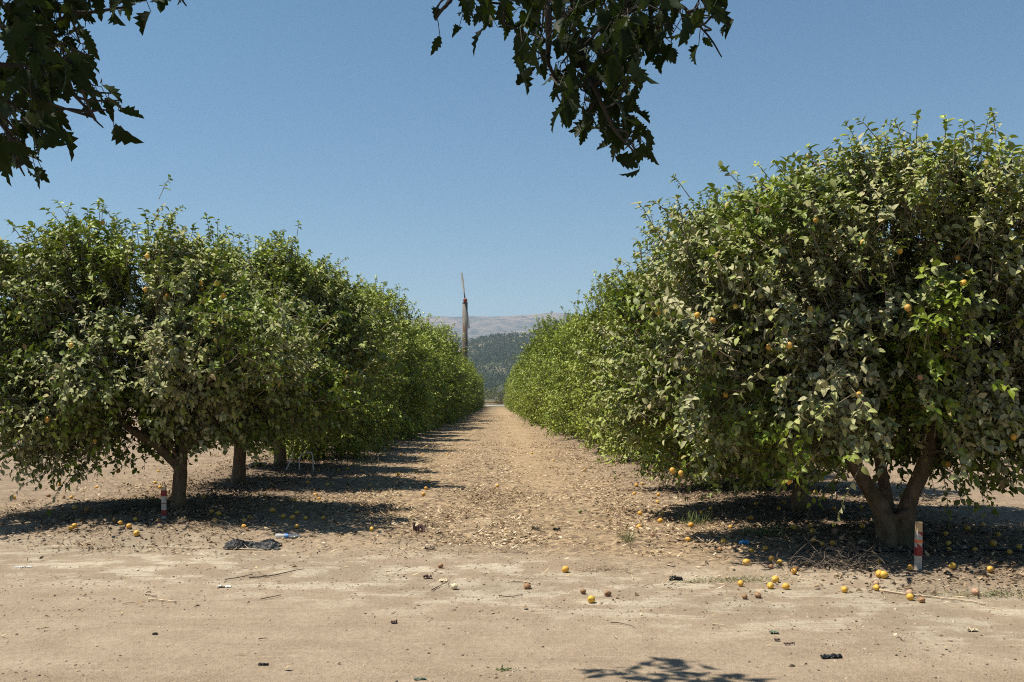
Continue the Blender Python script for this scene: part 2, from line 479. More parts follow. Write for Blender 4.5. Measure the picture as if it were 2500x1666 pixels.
def crown(seed, H, Rx, Ry, zb, nspray, leafL=0.09, template='full', cx=0.0, cy_=0.0, topshoots=16, nclump=130, skirt=None, young=0.12, twigs=True, lump=0.22, tilt=0.0):
    """foliage mesh of a lemon tree in the tree's own coordinates; returns the Acc and the leaf bases"""
    g = np.random.default_rng(seed)
    C = []; T = []; TH = []
    tries = 0
    mind = 0.51 * (Rx / 1.8)
    while len(C) < nclump and tries < 12000:
        tries += 1
        t = g.random() ** 1.15; th = g.random() * 2 * np.pi
        z0 = zb if skirt is None else skirt(th)
        z = z0 + 0.12 + t * (H - z0 - 0.22)
        f = 1 - 0.28 * ((0.36 - t) / 0.36) ** 1.6 if t < 0.36 else math.sqrt(max(0.02, 1 - ((t - 0.36) / 0.70) ** 2))
        d = np.array([[math.cos(th) * 1.3, math.sin(th) * 1.3, z * 1.2]])
        f *= 1 + lump * 1.6 * float(n3(d + seed * 3.7, 40)[0])
        f *= 0.70 + 0.36 * g.random()
        p = np.array([cx + Rx * f * math.cos(th), cy_ + Ry * f * math.sin(th), z])
        p[2] += tilt * (p[0] - cx) / Rx * max(0.0, t - 0.3)
        if C and np.min(np.linalg.norm(np.array(C) - p, axis=1)) < mind: continue
        C.append(p); T.append(t); TH.append(th)
    C = np.array(C); T = np.array(T)
    nc = len(C)
    csize = 0.145 + 0.12 * g.random(nc); cyoung = np.clip(young + 0.30 * (g.random(nc) - 0.45) + 0.25 * (T > 0.8), 0, 1); cdust = g.random(nc)
    ci = g.integers(0, nc, nspray)
    P = C[ci] + g.normal(size=(nspray, 3)) * csize[ci][:, None]
    inner = g.random(nspray) < 0.27
    axis = np.array([cx, cy_, 0.0])
    sc = np.where(inner, 0.40 + 0.34 * g.random(nspray), 1.0)
    P[:, :2] = axis[:2] + (P[:, :2] - axis[:2]) * sc[:, None]
    tt = T[ci]
    outw = P - np.array([cx, cy_, H * 0.38]); outw[:, 2] *= 0.6; outw = unit(outw)
    rise = np.where(tt < 0.15, -0.30, 0.15 + 0.75 * tt)
    D = unit(outw * 0.8 + np.stack([0 * rise, 0 * rise, rise], 1) * (0.5 + 0.7 * g.random(nspray))[:, None] + g.normal(size=(nspray, 3)) * 0.42)
    Ls = (0.20 + 0.20 * g.random(nspray)) * np.where(tt > 0.75, 0.75, 1.0)
    yv = np.clip(cyoung[ci] + 0.18 * g.normal(size=nspray), 0, 1); dv = np.clip(cdust[ci] * 0.6 + 0.5 * g.random(nspray), 0, 1)
    P -= D * 0.12
    # upright shoots on top
    th = g.random(topshoots) * 2 * np.pi; rr = np.sqrt(g.random(topshoots)) * 0.85
    tp = np.stack([cx + Rx * rr * np.cos(th), cy_ + Ry * rr * np.sin(th), 0 * th], 1)
    top_idx = [int(np.argmax(C[:, 2] - 1.2 * np.linalg.norm(C[:, :2] - q[:2], axis=1))) for q in tp]
    tp = C[top_idx] + np.stack([0.16 * g.normal(size=topshoots), 0.16 * g.normal(size=topshoots), np.full(topshoots, -0.16)], 1)
    P = np.vstack([P, tp]); D = np.vstack([D, unit(np.array([0, 0, 1.0]) + g.normal(size=(topshoots, 3)) * 0.22)])
    Ls = np.concatenate([Ls, 0.28 + 0.18 * g.random(topshoots) ** 2])
    yv = np.concatenate([yv, 0.35 + 0.4 * g.random(topshoots)]); dv = np.concatenate([dv, 0.4 * g.random(topshoots)])
    n = len(P); k = 10
    # leaves along each spray
    u = (np.arange(k)[None, :] + g.random((n, k))) / k
    phi = g.random(n)[:, None] * 6.28 + np.arange(k)[None, :] * 2.4 + g.normal(size=(n, k)) * 0.4
    ref = np.where(np.abs(D[:, 2:3]) < 0.9, np.array([[0, 0, 1.0]]), np.array([[1.0, 0, 0]]))
    A = unit(np.cross(D, ref)); B = np.cross(D, A)
    drop = (u ** 2 * Ls[:, None] * 0.30)
    base = P[:, None] + D[:, None] * (u * Ls[:, None])[..., None]
    base[..., 2] -= drop
    rad = np.cos(phi)[..., None] * A[:, None] + np.sin(phi)[..., None] * B[:, None]
    ld = rad * 0.85 + D[:, None] * (0.35 + 0.5 * u)[..., None] + np.array([0, 0, -0.22]) + g.normal(size=(n, k, 3)) * 0.22
    nn = np.array([-0.30, -0.15, 0.90]) + D[:, None] * 0.50 + g.normal(size=(n, k, 3)) * 0.40
    ld = ld.reshape(-1, 3); nn = nn.reshape(-1, 3); base = base.reshape(-1, 3)
    m = n * k
    L = leafL * (0.50 + 0.80 * g.random(m)) * np.repeat(np.where(yv > 0.6, 0.8, 1.0), k)
    Wd = L * (0.50 + 0.18 * g.random(m))
    V, loops, sizes, kk = leaf_batch(base, ld, nn, L, Wd, 0.05 + 0.55 * g.random(m), 0.15 + 0.55 * g.random(m), template)
    col = np.stack([g.random(m), np.clip(np.repeat(yv, k) + 0.12 * g.normal(size=m), 0, 1), np.clip(np.repeat(dv, k) + 0.15 * g.normal(size=m), 0, 1), np.ones(m)], 1)
    acc = Acc()
    acc.add(V, loops, sizes, np.repeat(col, kk, axis=0), 0)
    if twigs:                                                         # the twigs carrying the sprays, as thin prisms
        end = P + D * Ls[:, None]; end[:, 2] -= Ls * 0.30
        st = P - D * 0.15
        mid = P + D * (Ls * 0.5)[:, None]; mid[:, 2] -= Ls * 0.075
        rings = []
        for q, r in ((st, 0.006), (mid, 0.004), (end, 0.0015)):
            for a in (0, 2.094, 4.189):
                rings.append(q + r * (math.cos(a) * A + math.sin(a) * B))
        Vt = np.stack(rings, 1)
        F = []
        for i in (0, 3):
            for j in range(3): F.append((i + j, i + (j + 1) % 3, i + 3 + (j + 1) % 3, i + 3 + j))
        fl = np.array(F).ravel()
        acc.add(Vt.reshape(-1, 3), (fl[None] + (np.arange(n) * 9)[:, None]).ravel(), np.full(n * 6, 4), (0.5, 0.5, 0.5, 1), 1)
    return acc, base, C


def remeshed(name, acc, voxel, material, rough_amp=0.012, seed=0):
    """melts overlapping limbs into one continuous skin"""
    me = acc.mesh(name + '_raw', material)
    o = bpy.data.objects.new('tmp', me); COL.objects.link(o)
    r = o.modifiers.new('r', 'REMESH'); r.mode = 'VOXEL'; r.voxel_size = voxel
    s = o.modifiers.new('s', 'SMOOTH'); s.factor = 0.5; s.iterations = 3
    dg = bpy.context.evaluated_depsgraph_get(); dg.update()
    out = bpy.data.meshes.new_from_object(o.evaluated_get(dg))
    bpy.data.objects.remove(o); bpy.data.meshes.remove(me)
    out.name = name
    nv = len(out.vertices)
    co = np.zeros(nv * 3, np.float32); out.vertices.foreach_get('co', co); co = co.reshape(-1, 3)
    no = np.zeros(nv * 3, np.float32); out.vertices.foreach_get('normal', no); no = no.reshape(-1, 3)
    q = co * np.array([9, 9, 2.2]); d = n3(q, 60 + seed) * rough_amp + n3(co * 5, 70 + seed) * rough_amp * 1.3
    out.vertices.foreach_set('co', (co + no * d[:, None]).astype(np.float32).ravel())
    out.polygons.foreach_set('use_smooth', np.ones(len(out.polygons), bool)); out.update()
    if not out.materials: out.materials.append(material)
    return out


def trunk_mesh(name, limbs, centres=None, seed=0, voxel=0.022):
    acc = Acc()
    g = np.random.default_rng(seed)
    tips = []
    for pts, rads in limbs:
        P = smooth_path(pts, 5)
        rad = np.interp(np.linspace(0, 1, len(P)), np.linspace(0, 1, len(rads)), rads) * 0.74
        V, F = tube(P, rad, 10, wob=0.12, seed=seed)
        acc.faces(V, F); tips.append((P[-1], rad[-1])); 
    if centres is not None:                                           # boughs from the limb ends out to the leaf clumps
        pick = g.permutation(len(centres))[:26]
        for i in pick:
            c = centres[i]
            j = int(np.argmin([np.linalg.norm(c - t[0]) for t in tips]))
            a, r = tips[j]
            e = a + (c - a) * 0.93
            mid = (a + e) / 2 + g.normal(size=3) * 0.10 + np.array([0, 0, -0.06])
            P = smooth_path([a, mid, e], 5)
            V, F = tube(P, np.linspace(min(r, 0.03), 0.013, len(P)), 7)
            acc.faces(V, F)
    return remeshed(name, acc, voxel, M['bark'], 0.010, seed)


# ------------------------------------------------------------------ the orchard rows
L_SP = [(13.45, -4.24), (17.6, -4.50), (21.4, -4.60)]
y = 25.1
k = 0
while y < 176:
    L_SP.append((y, -4.58 + 0.12 * math.sin(k * 2.3))); y += 3.75 + 0.15 * math.sin(k * 1.7); k += 1
R_SP = [(10.35, 4.14), (13.3, 4.05), (16.8, 4.22)]
y = 20.2; k = 0
while y < 176:
    R_SP.append((y, 4.12 + 0.12 * math.sin(k * 1.9 + 1))); y += 3.4 + 0.15 * math.sin(k * 2.1); k += 1


def bump_angle(th, c, w):
    d = (th - c + math.pi) % (2 * math.pi) - math.pi
    return math.exp(-(d / w) ** 2)


def sk_L1(th):   # raised over the trunk in front and right, hanging low to the left
    return 1.00 + 0.42 * bump_angle(th, -1.3, 0.9) - 0.30 * bump_angle(th, math.pi, 0.9)


def sk_R1(th):
    return 1.00 + 0.34 * bump_angle(th, -1.75, 0.9) - 0.42 * bump_angle(th, 0.0, 0.8)


NEAR = {}
spec = [
    # row, i, H, Rx, Ry, skirt, cx, cy, sprays, seed, clumps
    ('L', 0, 3.62, 2.30, 1.50, sk_L1, -0.50, 0.0, 4300, 101, 175),
    ('L', 1, 4.12, 1.62, 1.38, lambda th: 1.05, 0.15, 0.0, 3500, 102, 145),
    ('L', 2, 4.20, 1.60, 1.38, lambda th: 0.85 + 0.2 * bump_angle(th, -1.57, 1), 0.12, 0.0, 3200, 103, 145),
    ('R', 0, 3.92, 2.35, 1.45, sk_R1, 0.12, 0.0, 5000, 206, 215),
    ('R', 1, 4.0, 1.95, 1.25, lambda th: 1.12 - 0.52 * bump_angle(th, math.pi, 0.8), -0.05, 0.0, 3500, 202, 150),
    ('R', 2, 4.85, 1.85, 1.40, lambda th: 0.42, -0.05, 0.0, 3200, 203, 145),
]
LIMBS = {
    ('L', 0): [([(0, 0, -0.1), (0.0, 0, 0.25), (0.03, 0, 0.62)], [0.165, 0.125, 0.11]),
               ([(0.02, 0, 0.55), (-0.28, -0.05, 0.86), (-0.72, -0.05, 1.15), (-1.2, 0, 1.75)], [0.095, 0.085, 0.075, 0.045]),
               ([(0.03, 0, 0.55), (0.09, 0, 1.0), (0.12, 0.1, 1.6), (0.05, 0.1, 2.5)], [0.095, 0.08, 0.065, 0.035]),
               ([(0.05, 0, 0.75), (0.35, 0.15, 1.1), (0.8, 0.3, 1.7)], [0.07, 0.06, 0.035]),
               ([(0.0, 0.02, 0.6), (-0.2, 0.5, 1.1), (-0.4, 0.9, 1.8)], [0.07, 0.06, 0.035])],
    ('L', 1): [([(0, 0, -0.1), (0.0, 0, 0.3), (0.03, 0, 0.8)], [0.19, 0.155, 0.15]),
               ([(0, 0, 0.7), (-0.4, -0.1, 1.3), (-0.8, 0, 2.2)], [0.11, 0.09, 0.04]),
               ([(0.02, 0, 0.7), (0.35, 0.1, 1.3), (0.7, 0.1, 2.2)], [0.11, 0.09, 0.04])],
    ('L', 2): [([(0, 0, -0.1), (0.0, 0, 0.3), (-0.02, 0, 0.75)], [0.20, 0.165, 0.15]),
               ([(0, 0, 0.65), (-0.35, 0.2, 1.3), (-0.7, 0.3, 2.3)], [0.11, 0.09, 0.04]),
               ([(0, 0, 0.65), (0.4, -0.1, 1.3), (0.7, 0, 2.3)], [0.11, 0.09, 0.04])],
    ('R', 0): [([(0, 0, -0.1), (0.0, 0, 0.10), (0.0, 0, 0.30)], [0.235, 0.215, 0.15]),
               ([(-0.08, 0, 0.0), (-0.12, -0.02, 0.30), (-0.27, -0.03, 0.56), (-0.45, -0.05, 0.86), (-0.64, -0.06, 1.25), (-1.0, 0, 2.0)], [0.15, 0.135, 0.115, 0.105, 0.09, 0.045]),
               ([(0.08, 0, 0.0), (0.11, 0, 0.30), (0.21, 0.02, 0.56), (0.35, 0.03, 0.86), (0.46, 0.05, 1.25), (0.75, 0.1, 2.1)], [0.15, 0.13, 0.11, 0.10, 0.085, 0.04]),
               ([(0.0, 0.08, 0.2), (0.0, 0.4, 0.9), (0.05, 0.8, 1.8)], [0.09, 0.08, 0.04]),
               ([(-0.12, -0.15, -0.05), (-0.10, -0.15, 0.2), (-0.10, -0.09, 0.36)], [0.09, 0.07, 0.05]),
               ([(0.06, -0.18, -0.05), (0.05, -0.18, 0.20), (0.06, -0.11, 0.36)], [0.065, 0.06, 0.07]),
               ([(-0.04, -0.17, 0.30), (0.02, -0.19, 0.33), (0.07, -0.14, 0.34)], [0.05, 0.06, 0.05]),
               ([(0.19, -0.08, -0.05), (0.16, -0.06, 0.2), (0.12, -0.02, 0.4)], [0.10, 0.075, 0.05])],
    ('R', 1): [([(0, 0, -0.1), (0.0, 0, 0.3), (0.01, 0, 0.6)], [0.185, 0.135, 0.115]),
               ([(0, 0, 0.5), (0.03, 0, 1.0), (0.1, 0.05, 2.2)], [0.10, 0.085, 0.04]),
               ([(-0.02, 0, 0.5), (-0.35, -0.05, 0.72), (-0.75, -0.1, 1.05), (-1.1, 0, 1.7)], [0.07, 0.06, 0.055, 0.035]),
               ([(0.0, 0, 0.5), (0.3, 0.25, 1.1), (0.7, 0.4, 2.0)], [0.08, 0.07, 0.035])],
    ('R', 2): [([(0, 0, -0.1), (0.0, 0, 0.3), (0.0, 0, 0.7)], [0.19, 0.15, 0.13]),
               ([(0, 0, 0.6), (-0.4, 0, 1.2), (-0.8, 0.1, 2.2)], [0.10, 0.085, 0.04]),
               ([(0, 0, 0.6), (0.4, 0.1, 1.2), (0.75, 0.1, 2.2)], [0.10, 0.085, 0.04])],
}
ORD = ['front', 'second', 'third', 'fourth', 'fifth', 'sixth', 'seventh', 'eighth', 'ninth', 'tenth', 'eleventh', 'twelfth', 'thirteenth',
       'fourteenth', 'fifteenth', 'sixteenth', 'seventeenth', 'eighteenth', 'nineteenth', 'twentieth', 'twenty-first', 'twenty-second',
       'twenty-third', 'twenty-fourth', 'twenty-fifth', 'twenty-sixth', 'twenty-seventh', 'twenty-eighth', 'twenty-ninth', 'thirtieth'] + [f'{t}-{u}' for t in ('thirty', 'forty', 'fifty') for u in
       ('first', 'second', 'third', 'fourth', 'fifth', 'sixth', 'seventh', 'eighth', 'ninth', 'tenth')]
TREE_LABEL = {
    ('L', 0): 'dusty grey-green lemon tree beside the left red and white stake, one thick limb leaning left',
    ('L', 1): 'lemon tree with a stout upright trunk, next behind the dusty front tree on the left',
    ('L', 2): 'third lemon tree of the left row, its dark trunk beside a fallen pale log',
    ('R', 0): 'largest dusty lemon tree with a V-forked trunk behind the right red and white stake',
    ('R', 1): 'lemon tree with a slim shaded trunk just behind the V-forked tree on the right',
    ('R', 2): 'third lemon tree of the right row, its crown skirt reaching the ground',
}
NEARTREES = []
for row, i, H, Rx, Ry, sk, cx, cyy, ns, seed, ncl in spec:
    yy, xx = (L_SP if row == 'L' else R_SP)[i]
    root = empty('lemon_tree', (xx, yy, float(gz(xx, yy))))
    tag(root, TREE_LABEL[(row, i)], 'lemon tree', 'lemon trees of the left row' if row == 'L' else 'lemon trees of the right row')
    acc, base, C = crown(seed, H, Rx, Ry, 0.5, int(ns * 1.75), 0.080, 'full', cx, cyy, 4, int(ncl * 0.60), sk, 0.16 if i == 0 else 0.34, True, 0.30, {('L', 0): -0.75, ('R', 0): 0.15}.get((row, i), 0.0))
    link('crown', acc.mesh('lemon_crown', [M['leaf'], M['twig']]), root)
    link('trunk', trunk_mesh('lemon_trunk', LIMBS[(row, i)], C, seed), root)
    NEARTREES.append((root, base + np.array([xx, yy, root.location.z])))

# further trees: four models, every tree a copy of one of them
def proto(seed, H, Rx, Ry, zb, ns, leafL):
    ns = int(ns * 1.25)
    acc, base, C = crown(seed, H, Rx, Ry, zb, ns, leafL, 'full', 0, 0, 4, 74, None, 0.60, True, 0.34)
    limbs = [([(0, 0, -0.1), (0, 0, 0.3), (0.02, 0, 0.7)], [0.2, 0.15, 0.13]),
             ([(0, 0, 0.6), (-0.4, 0.1, 1.2), (-0.7, 0.2, 2.2)], [0.1, 0.085, 0.04]),
             ([(0, 0, 0.6), (0.4, -0.1, 1.2), (0.7, 0, 2.2)], [0.1, 0.085, 0.04])]
    return acc.mesh('lemon_crown', [M['leaf'], M['twig']]), trunk_mesh('lemon_trunk', limbs, C, seed, 0.035)


PROTOS = [proto(301, 4.15, 1.38, 1.62, 0.16, 2300, 0.088), proto(302, 4.45, 1.45, 1.66, 0.20, 2300, 0.088),
          proto(303, 3.95, 1.36, 1.6, 0.14, 2300, 0.088), proto(304, 4.30, 1.42, 1.65, 0.22, 2300, 0.088)]
for row, sp in (('L', L_SP), ('R', R_SP)):
    for i, (yy, xx) in enumerate(sp):
        if i < 3: continue
        root = empty('lemon_tree', (xx, yy, float(gz(xx, yy))), math.pi * (i % 2) + 0.25 * math.sin(i * 5.1))
        far_ = min(1.0, max(0.0, (yy - 21) / 38))
        s = (1.0 + 0.085 * math.sin(i * 3.3 + (0 if row == 'L' else 2))) * (1 + 0.25 * far_)
        root.scale = (s * (1 + 0.12 * far_), s * 0.95, s * (1 + 0.07 * math.sin(i * 7.7)))
        side = 'left' if row == 'L' else 'right'
        last = i == len(sp) - 1
        tag(root, (f'farthest lemon tree of the {side} row, at the end of the dirt alley' if last else
                   f'bright green lemon tree, {ORD[i]} from the road in the row {side} of the alley'),
            'lemon tree', f'lemon trees of the {side} row')
        root.location.x += 0.12 * far_ * (1 if row == 'L' else -1) + 0.16 * math.sin(i * 4.7)
        cm, tm = PROTOS[(i * 3 + (0 if row == 'L' else 1) + i // 4) % 4]
        link('crown', cm, root); link('trunk', tm, root)

# ------------------------------------------------------------------ lemons
def lemon_mesh(name, material, squash=1.0, shrivel=0.0, seed=0, ln=1.16):
    prof = [(-1.0, 0.02), (-0.95, 0.20), (-0.86, 0.42), (-0.62, 0.74), (-0.3, 0.95), (0.0, 1.0), (0.32, 0.93), (0.62, 0.72), (0.84, 0.42), (0.94, 0.24), (1.04, 0.17), (1.12, 0.03)]
    n = 16; V = []; g = np.random.default_rng(seed)
    for z, r in prof:
        for j in range(n):
            a = 2 * math.pi * j / n
            k = 1 + shrivel * (0.5 * math.sin(a * 5 + z * 2) + g.random() - 0.5)
            V.append((r * k * math.cos(a), r * k * math.sin(a), z * ln))
    V = np.array(V) * 0.033; V[:, 1] *= squash
    F = []
    for i in range(len(prof) - 1):
        for j in range(n): F.append((i * n + j, i * n + (j + 1) % n, (i + 1) * n + (j + 1) % n, (i + 1) * n + j))
    F.append(tuple(range(n))[::-1]); F.append(tuple(range((len(prof) - 1) * n, len(prof) * n)))
    return Acc().faces(V, F).mesh(name, material)


def lemon_material(name, a, b, dust=0.3, spec=0.35):
    m, nt, out = mat(name); n = N(nt)
    oi = n.new('ShaderNodeObjectInfo'); co = n.new('ShaderNodeTexCoord').outputs['Object']
    c = n.mix(oi.outputs['Random'], a, b)
    nz = n.noise(co, 26, 4); pores = n.noise(co, 170, 2)
    c = n.mix(n.rng(nz, 0.45, 0.75, 0, dust), c, (0.36, 0.28, 0.17))
    bs = n.bsdf(c, 0.5, n.bump(pores, 0.25, 0.004), spec)
    nt.links.new(bs.outputs[0], out.inputs[0])
    return m


M['lemon'] = lemon_material('ripe_lemon_skin', (0.68, 0.42, 0.055), (0.66, 0.33, 0.045))
M['lemon_orange'] = lemon_material('overripe_lemon_skin', (0.60, 0.30, 0.055), (0.60, 0.37, 0.07))
M['lemon_green'] = lemon_material('green_lemon_skin', (0.16, 0.20, 0.055), (0.30, 0.30, 0.09), 0.5)
M['lemon_brown'] = lemon_material('brown_lemon_skin', (0.20, 0.105, 0.055), (0.36, 0.20, 0.10), 0.5, 0.15)
M['lemon_pink'] = lemon_material('mouldy_lemon_skin', (0.42, 0.24, 0.16), (0.50, 0.30, 0.20), 0.6, 0.1)
M['lemon_pale'] = lemon_material('bleached_lemon_skin', (0.62, 0.52, 0.32), (0.70, 0.60, 0.40), 0.2, 0.1)
LM = {'y': lemon_mesh('lemon', M['lemon']), 'o': lemon_mesh('lemon', M['lemon_orange']), 'g': lemon_mesh('lemon', M['lemon_green']),
      'b': lemon_mesh('lemon', M['lemon_brown'], 0.8, 0.22, 3, 1.0), 'p': lemon_mesh('lemon', M['lemon_pink'], 0.95, 0.06, 4, 1.0),
      'w': lemon_mesh('lemon', M['lemon_pale'], 0.8, 0.25, 5, 0.95), 'd': None}
LM['d'] = LM['y']


def Z1(x, y): return x * .3827, 450 + y * .3827
def Z2(x, y): return x * .3825, 950 + y * .3825
def Z3(x, y): return 850 + x * .3825, 950 + y * .3825
def Z4(x, y): return 1600 + x * .3827, 950 + y * .3827
def Z5(x, y): return 1600 + x * .4146, 300 + y * .4146


fruit = []
for k_, (x, y) in [('o', (945, 572)), ('g', (903, 197)), ('y', (471, 1081)), ('y', (247, 1132)), ('o', (340, 1163)), ('g', (663, 1117)), ('y', (912, 1100)),
                   ('g', (619, 1017)), ('o', (667, 1322)), ('o', (788, 1312)), ('o', (1487, 1090)), ('o', (1503, 1130)), ('o', (1780, 795)), ('o', (1738, 838)),
                   ('y', (1440, 755)), ('y', (1815, 945)), ('p', (1560, 1497)), ('o', (1225, 710)), ('g', (625, 815)), ('g', (655, 772)), ('g', (825, 860)),
                   ('g', (530, 925)), ('y', (15, 1112)), ('g', (368, 1095)), ('o', (245, 1075))]:
    fruit.append((k_, *Z5(x, y)))
for k_, (x, y) in [('o', (1110, 62)), ('o', (1297, 37)), ('g', (347, 442)), ('y', (109, 520)), ('o', (163, 538)), ('y', (852, 588)), ('o', (1727, 556)),
                   ('o', (1868, 480)), ('y', (2285, 305)), ('g', (860, 515)), ('y', (447, 35))]:
    fruit.append((k_, *Z4(x, y)))
for k_, (x, y) in [('o', (655, 245)), ('o', (928, 672)), ('o', (1070, 713)), ('y', (1284, 630)), ('y', (1286, 664)), ('y', (1384, 630)), ('y', (1424, 710)),
                   ('o', (1553, 845)), ('y', (454, 1028)), ('y', (276, 1217)), ('o', (1766, 975)), ('g', (2107, 1110)), ('g', (33, 632)), ('y', (848, 1518)),
                   ('o', (300, 1503)), ('y', (1510, 1510)), ('y', (940, 460))]:
    fruit.append((k_, *Z1(x, y)))
for k_, (x, y) in [('y', (605, 332)), ('y', (850, 212)), ('g', (1440, 372)), ('y', (1527, 415)), ('g', (1590, 415)), ('o', (755, 523)), ('o', (1810, 347))]:
    fruit.append((k_, *Z2(x, y)))
for k_, px, py in fruit:
    if (int(px * 7 + py * 3) % 6) == 0 and py < 1100: continue
    d = ray(px, py); best = None
    for root, B in NEARTREES:
        q = B - CAM
        lat = np.linalg.norm(q - d * (q[:, 1])[:, None], axis=1)
        near = q[lat < 0.07][:, 1]
        if len(near):
            yv = np.sort(near)[min(4, len(near) - 1)] - 0.06
            if best is None or yv < best[0]: best = (yv, root)
    if best is None: continue
    p = CAM + d * best[0]
    o = link('lemon', LM[k_], best[1], Vector(p) - best[1].location)
    o.rotation_euler = (math.pi + random.uniform(-.5, .5), random.uniform(-.5, .5), random.uniform(0, 6))
    s = random.uniform(0.78, 0.98); o.scale = (s, s, s)

# fallen lemons: kind, point in the photograph
fallen = []
for k_, pts in {
    'y': [(475, 757), (553, 770), (88, 697), (455, 690), (450, 892), (475, 875), (823, 862), (862, 880), (870, 972), (768, 938), (1368, 840), (1395, 797), (1350, 785),
          (1560, 843), (1593, 820), (1555, 880), (1690, 672), (1733, 607), (1880, 707), (1893, 790), (1808, 808), (1867, 820), (1950, 825), (2062, 823), (1893, 880),
          (2015, 677), (2037, 698), (1740, 775), (1965, 593), (2090, 607), (2035, 517), (2160, 517), (2220, 505), (2310, 517), (1010, 523), (990, 590), (380, 610), (617, 625), (1020, 625)],
    'o': [(1300, 690), (975, 700)],
    'b': [(320, 865), (730, 930), (1003, 917), (1577, 930), (18, 857), (145, 850), (2280, 775), (310, 670), (405, 685)],
}.items():
    fallen += [(k_, *Z2(*q)) for q in pts]
for k_, pts in {
    'y': [(150, 895), (138, 610), (497, 632), (480, 672), (318, 550), (500, 360), (337, 410), (473, 415), (635, 412), (88, 517), (430, 523), (510, 595), (1387, 1157), (1552, 1352),
          (1862, 787), (1857, 883), (1993, 842), (2168, 967), (1840, 607), (1877, 617), (1828, 667), (1980, 672), (1975, 720), (2003, 797), (2188, 870), (1507, 512), (1310, 450), (1173, 412), (952, 615)],
    'g': [(1480, 782), (1705, 560)],
    'b': [(590, 1130), (1657, 1310), (1500, 1295), (1143, 1262), (1948, 930)],
    'w': [(680, 1265)],
}.items():
    fallen += [(k_, *Z3(*q)) for q in pts]
for k_, pts in {
    'y': [(437, 975), (617, 1035), (702, 1020), (743, 1090), (793, 1112), (581, 1112), (544, 1247), (767, 1222), (735, 1262), (833, 1267), (885, 1182), (1207, 1288), (1411, 1275), (1625, 1335),
          (1457, 1208), (1430, 1200), (1628, 1157), (1425, 1105), (1897, 1150), (2138, 1193), (2187, 940), (1853, 925), (1870, 990), (1873, 1030), (2040, 1033), (2157, 997), (2322, 1010),
          (2090, 870), (1990, 893), (1320, 877), (885, 905), (1003, 910), (1010, 970), (1065, 990), (1132, 988), (985, 878), (480, 883), (787, 762), (1140, 760), (1177, 778), (1315, 748),
          (640, 733), (820, 718), (1020, 660), (292, 787), (352, 762), (610, 823), (2260, 1045)],
    'b': [(737, 1133), (655, 1320), (895, 1148), (413, 1023), (428, 940), (475, 935), (355, 925), (570, 1327), (1700, 1352)],
    'p': [(1410, 1250), (1622, 1312), (2043, 1303), (1972, 1020), (1145, 910), (1190, 963)],
}.items():
    fallen += [(k_, *Z4(*q)) for q in pts]

# landmarks used to say which fallen lemon is meant (points of the photograph)
LAND = {'left striped stake': (401, 1262), 'front left trunk': (446, 1258), 'crumpled black plastic': (615, 1335), 'crushed clear bottle': (700, 1313),
        'stout second trunk on the left': (590, 1190), 'right striped stake': (2241, 1390), 'V-forked trunk': (2185, 1345), 'blue plastic scrap': (1818, 1336),
        'long pale stick on the right': (2200, 1452), 'slim second trunk on the right': (1953, 1264), 'pale spiky tuft in the alley mouth': (1531, 1325),
        'black rag on the road': (1560, 1419), 'pile of dead twigs on the right': (2040, 1372), 'pale dead stems on the road': (1490, 1388)}
KINDW = {'y': 'yellow lemon', 'o': 'orange lemon', 'b': 'shrivelled brown lemon', 'p': 'pinkish mouldy lemon', 'g': 'green lemon', 'w': 'pale split lemon'}
ORDW = ['nearest', 'second nearest', 'third nearest', 'fourth nearest', 'fifth nearest', 'sixth nearest', 'seventh nearest', 'eighth nearest', 'ninth nearest', 'tenth nearest']
info = []
for k_, px, py in fallen:
    nm = min(LAND, key=lambda q: abs(LAND[q][0] - px) + 1.6 * abs(LAND[q][1] - py))
    dx, dy = px - LAND[nm][0], py - LAND[nm][1]
    if abs(dx) > 1.5 * abs(dy): rel = 'right of' if dx > 0 else 'left of'
    else: rel = 'in front of' if dy > 0 else 'behind'
    info.append([k_, px, py, nm, rel, math.hypot(dx, 1.6 * dy)])
for q in info:
    same = sorted([r for r in info if (r[0], r[3], r[4]) == (q[0], q[3], q[4])], key=lambda r: r[5])
    i = next(j for j, r in enumerate(same) if r is q)
    q.append((ORDW[i] if len(same) > 1 else 'only') if i < 10 else f'{i + 1}th nearest')
for k_, px, py, nm, rel, _, o_ in info:
    p = ground(px, py + 5)
    o = link('lemon', LM[k_], None, (p[0], p[1], p[2] + (0.027 if k_ != 'b' else 0.021)))
    o.rotation_euler = (math.pi / 2 + random.uniform(-.35, .35), random.uniform(-.4, .4), random.uniform(0, 6.28))
    s = random.uniform(0.72, 1.05); o.scale = (s, s, s)
    tag(o, (f'{o_} {KINDW[k_]} {rel} the {nm}' if o_ != 'only' else f'{KINDW[k_]} lying by itself {rel} the {nm}'),
        'lemon', 'fallen lemons on the ground')

# ------------------------------------------------------------------ ground sheet
def growing(a, b, step, lo, hi, r=1.10):
    c = list(np.arange(a, b + 1e-6, step)); s = step
    while c[-1] < hi: s *= r; c.append(c[-1] + s)
    s = step; pre = []
    q = a
    while q > lo: s *= r; q -= s; pre.append(q)
    return np.array(pre[::-1] + c)


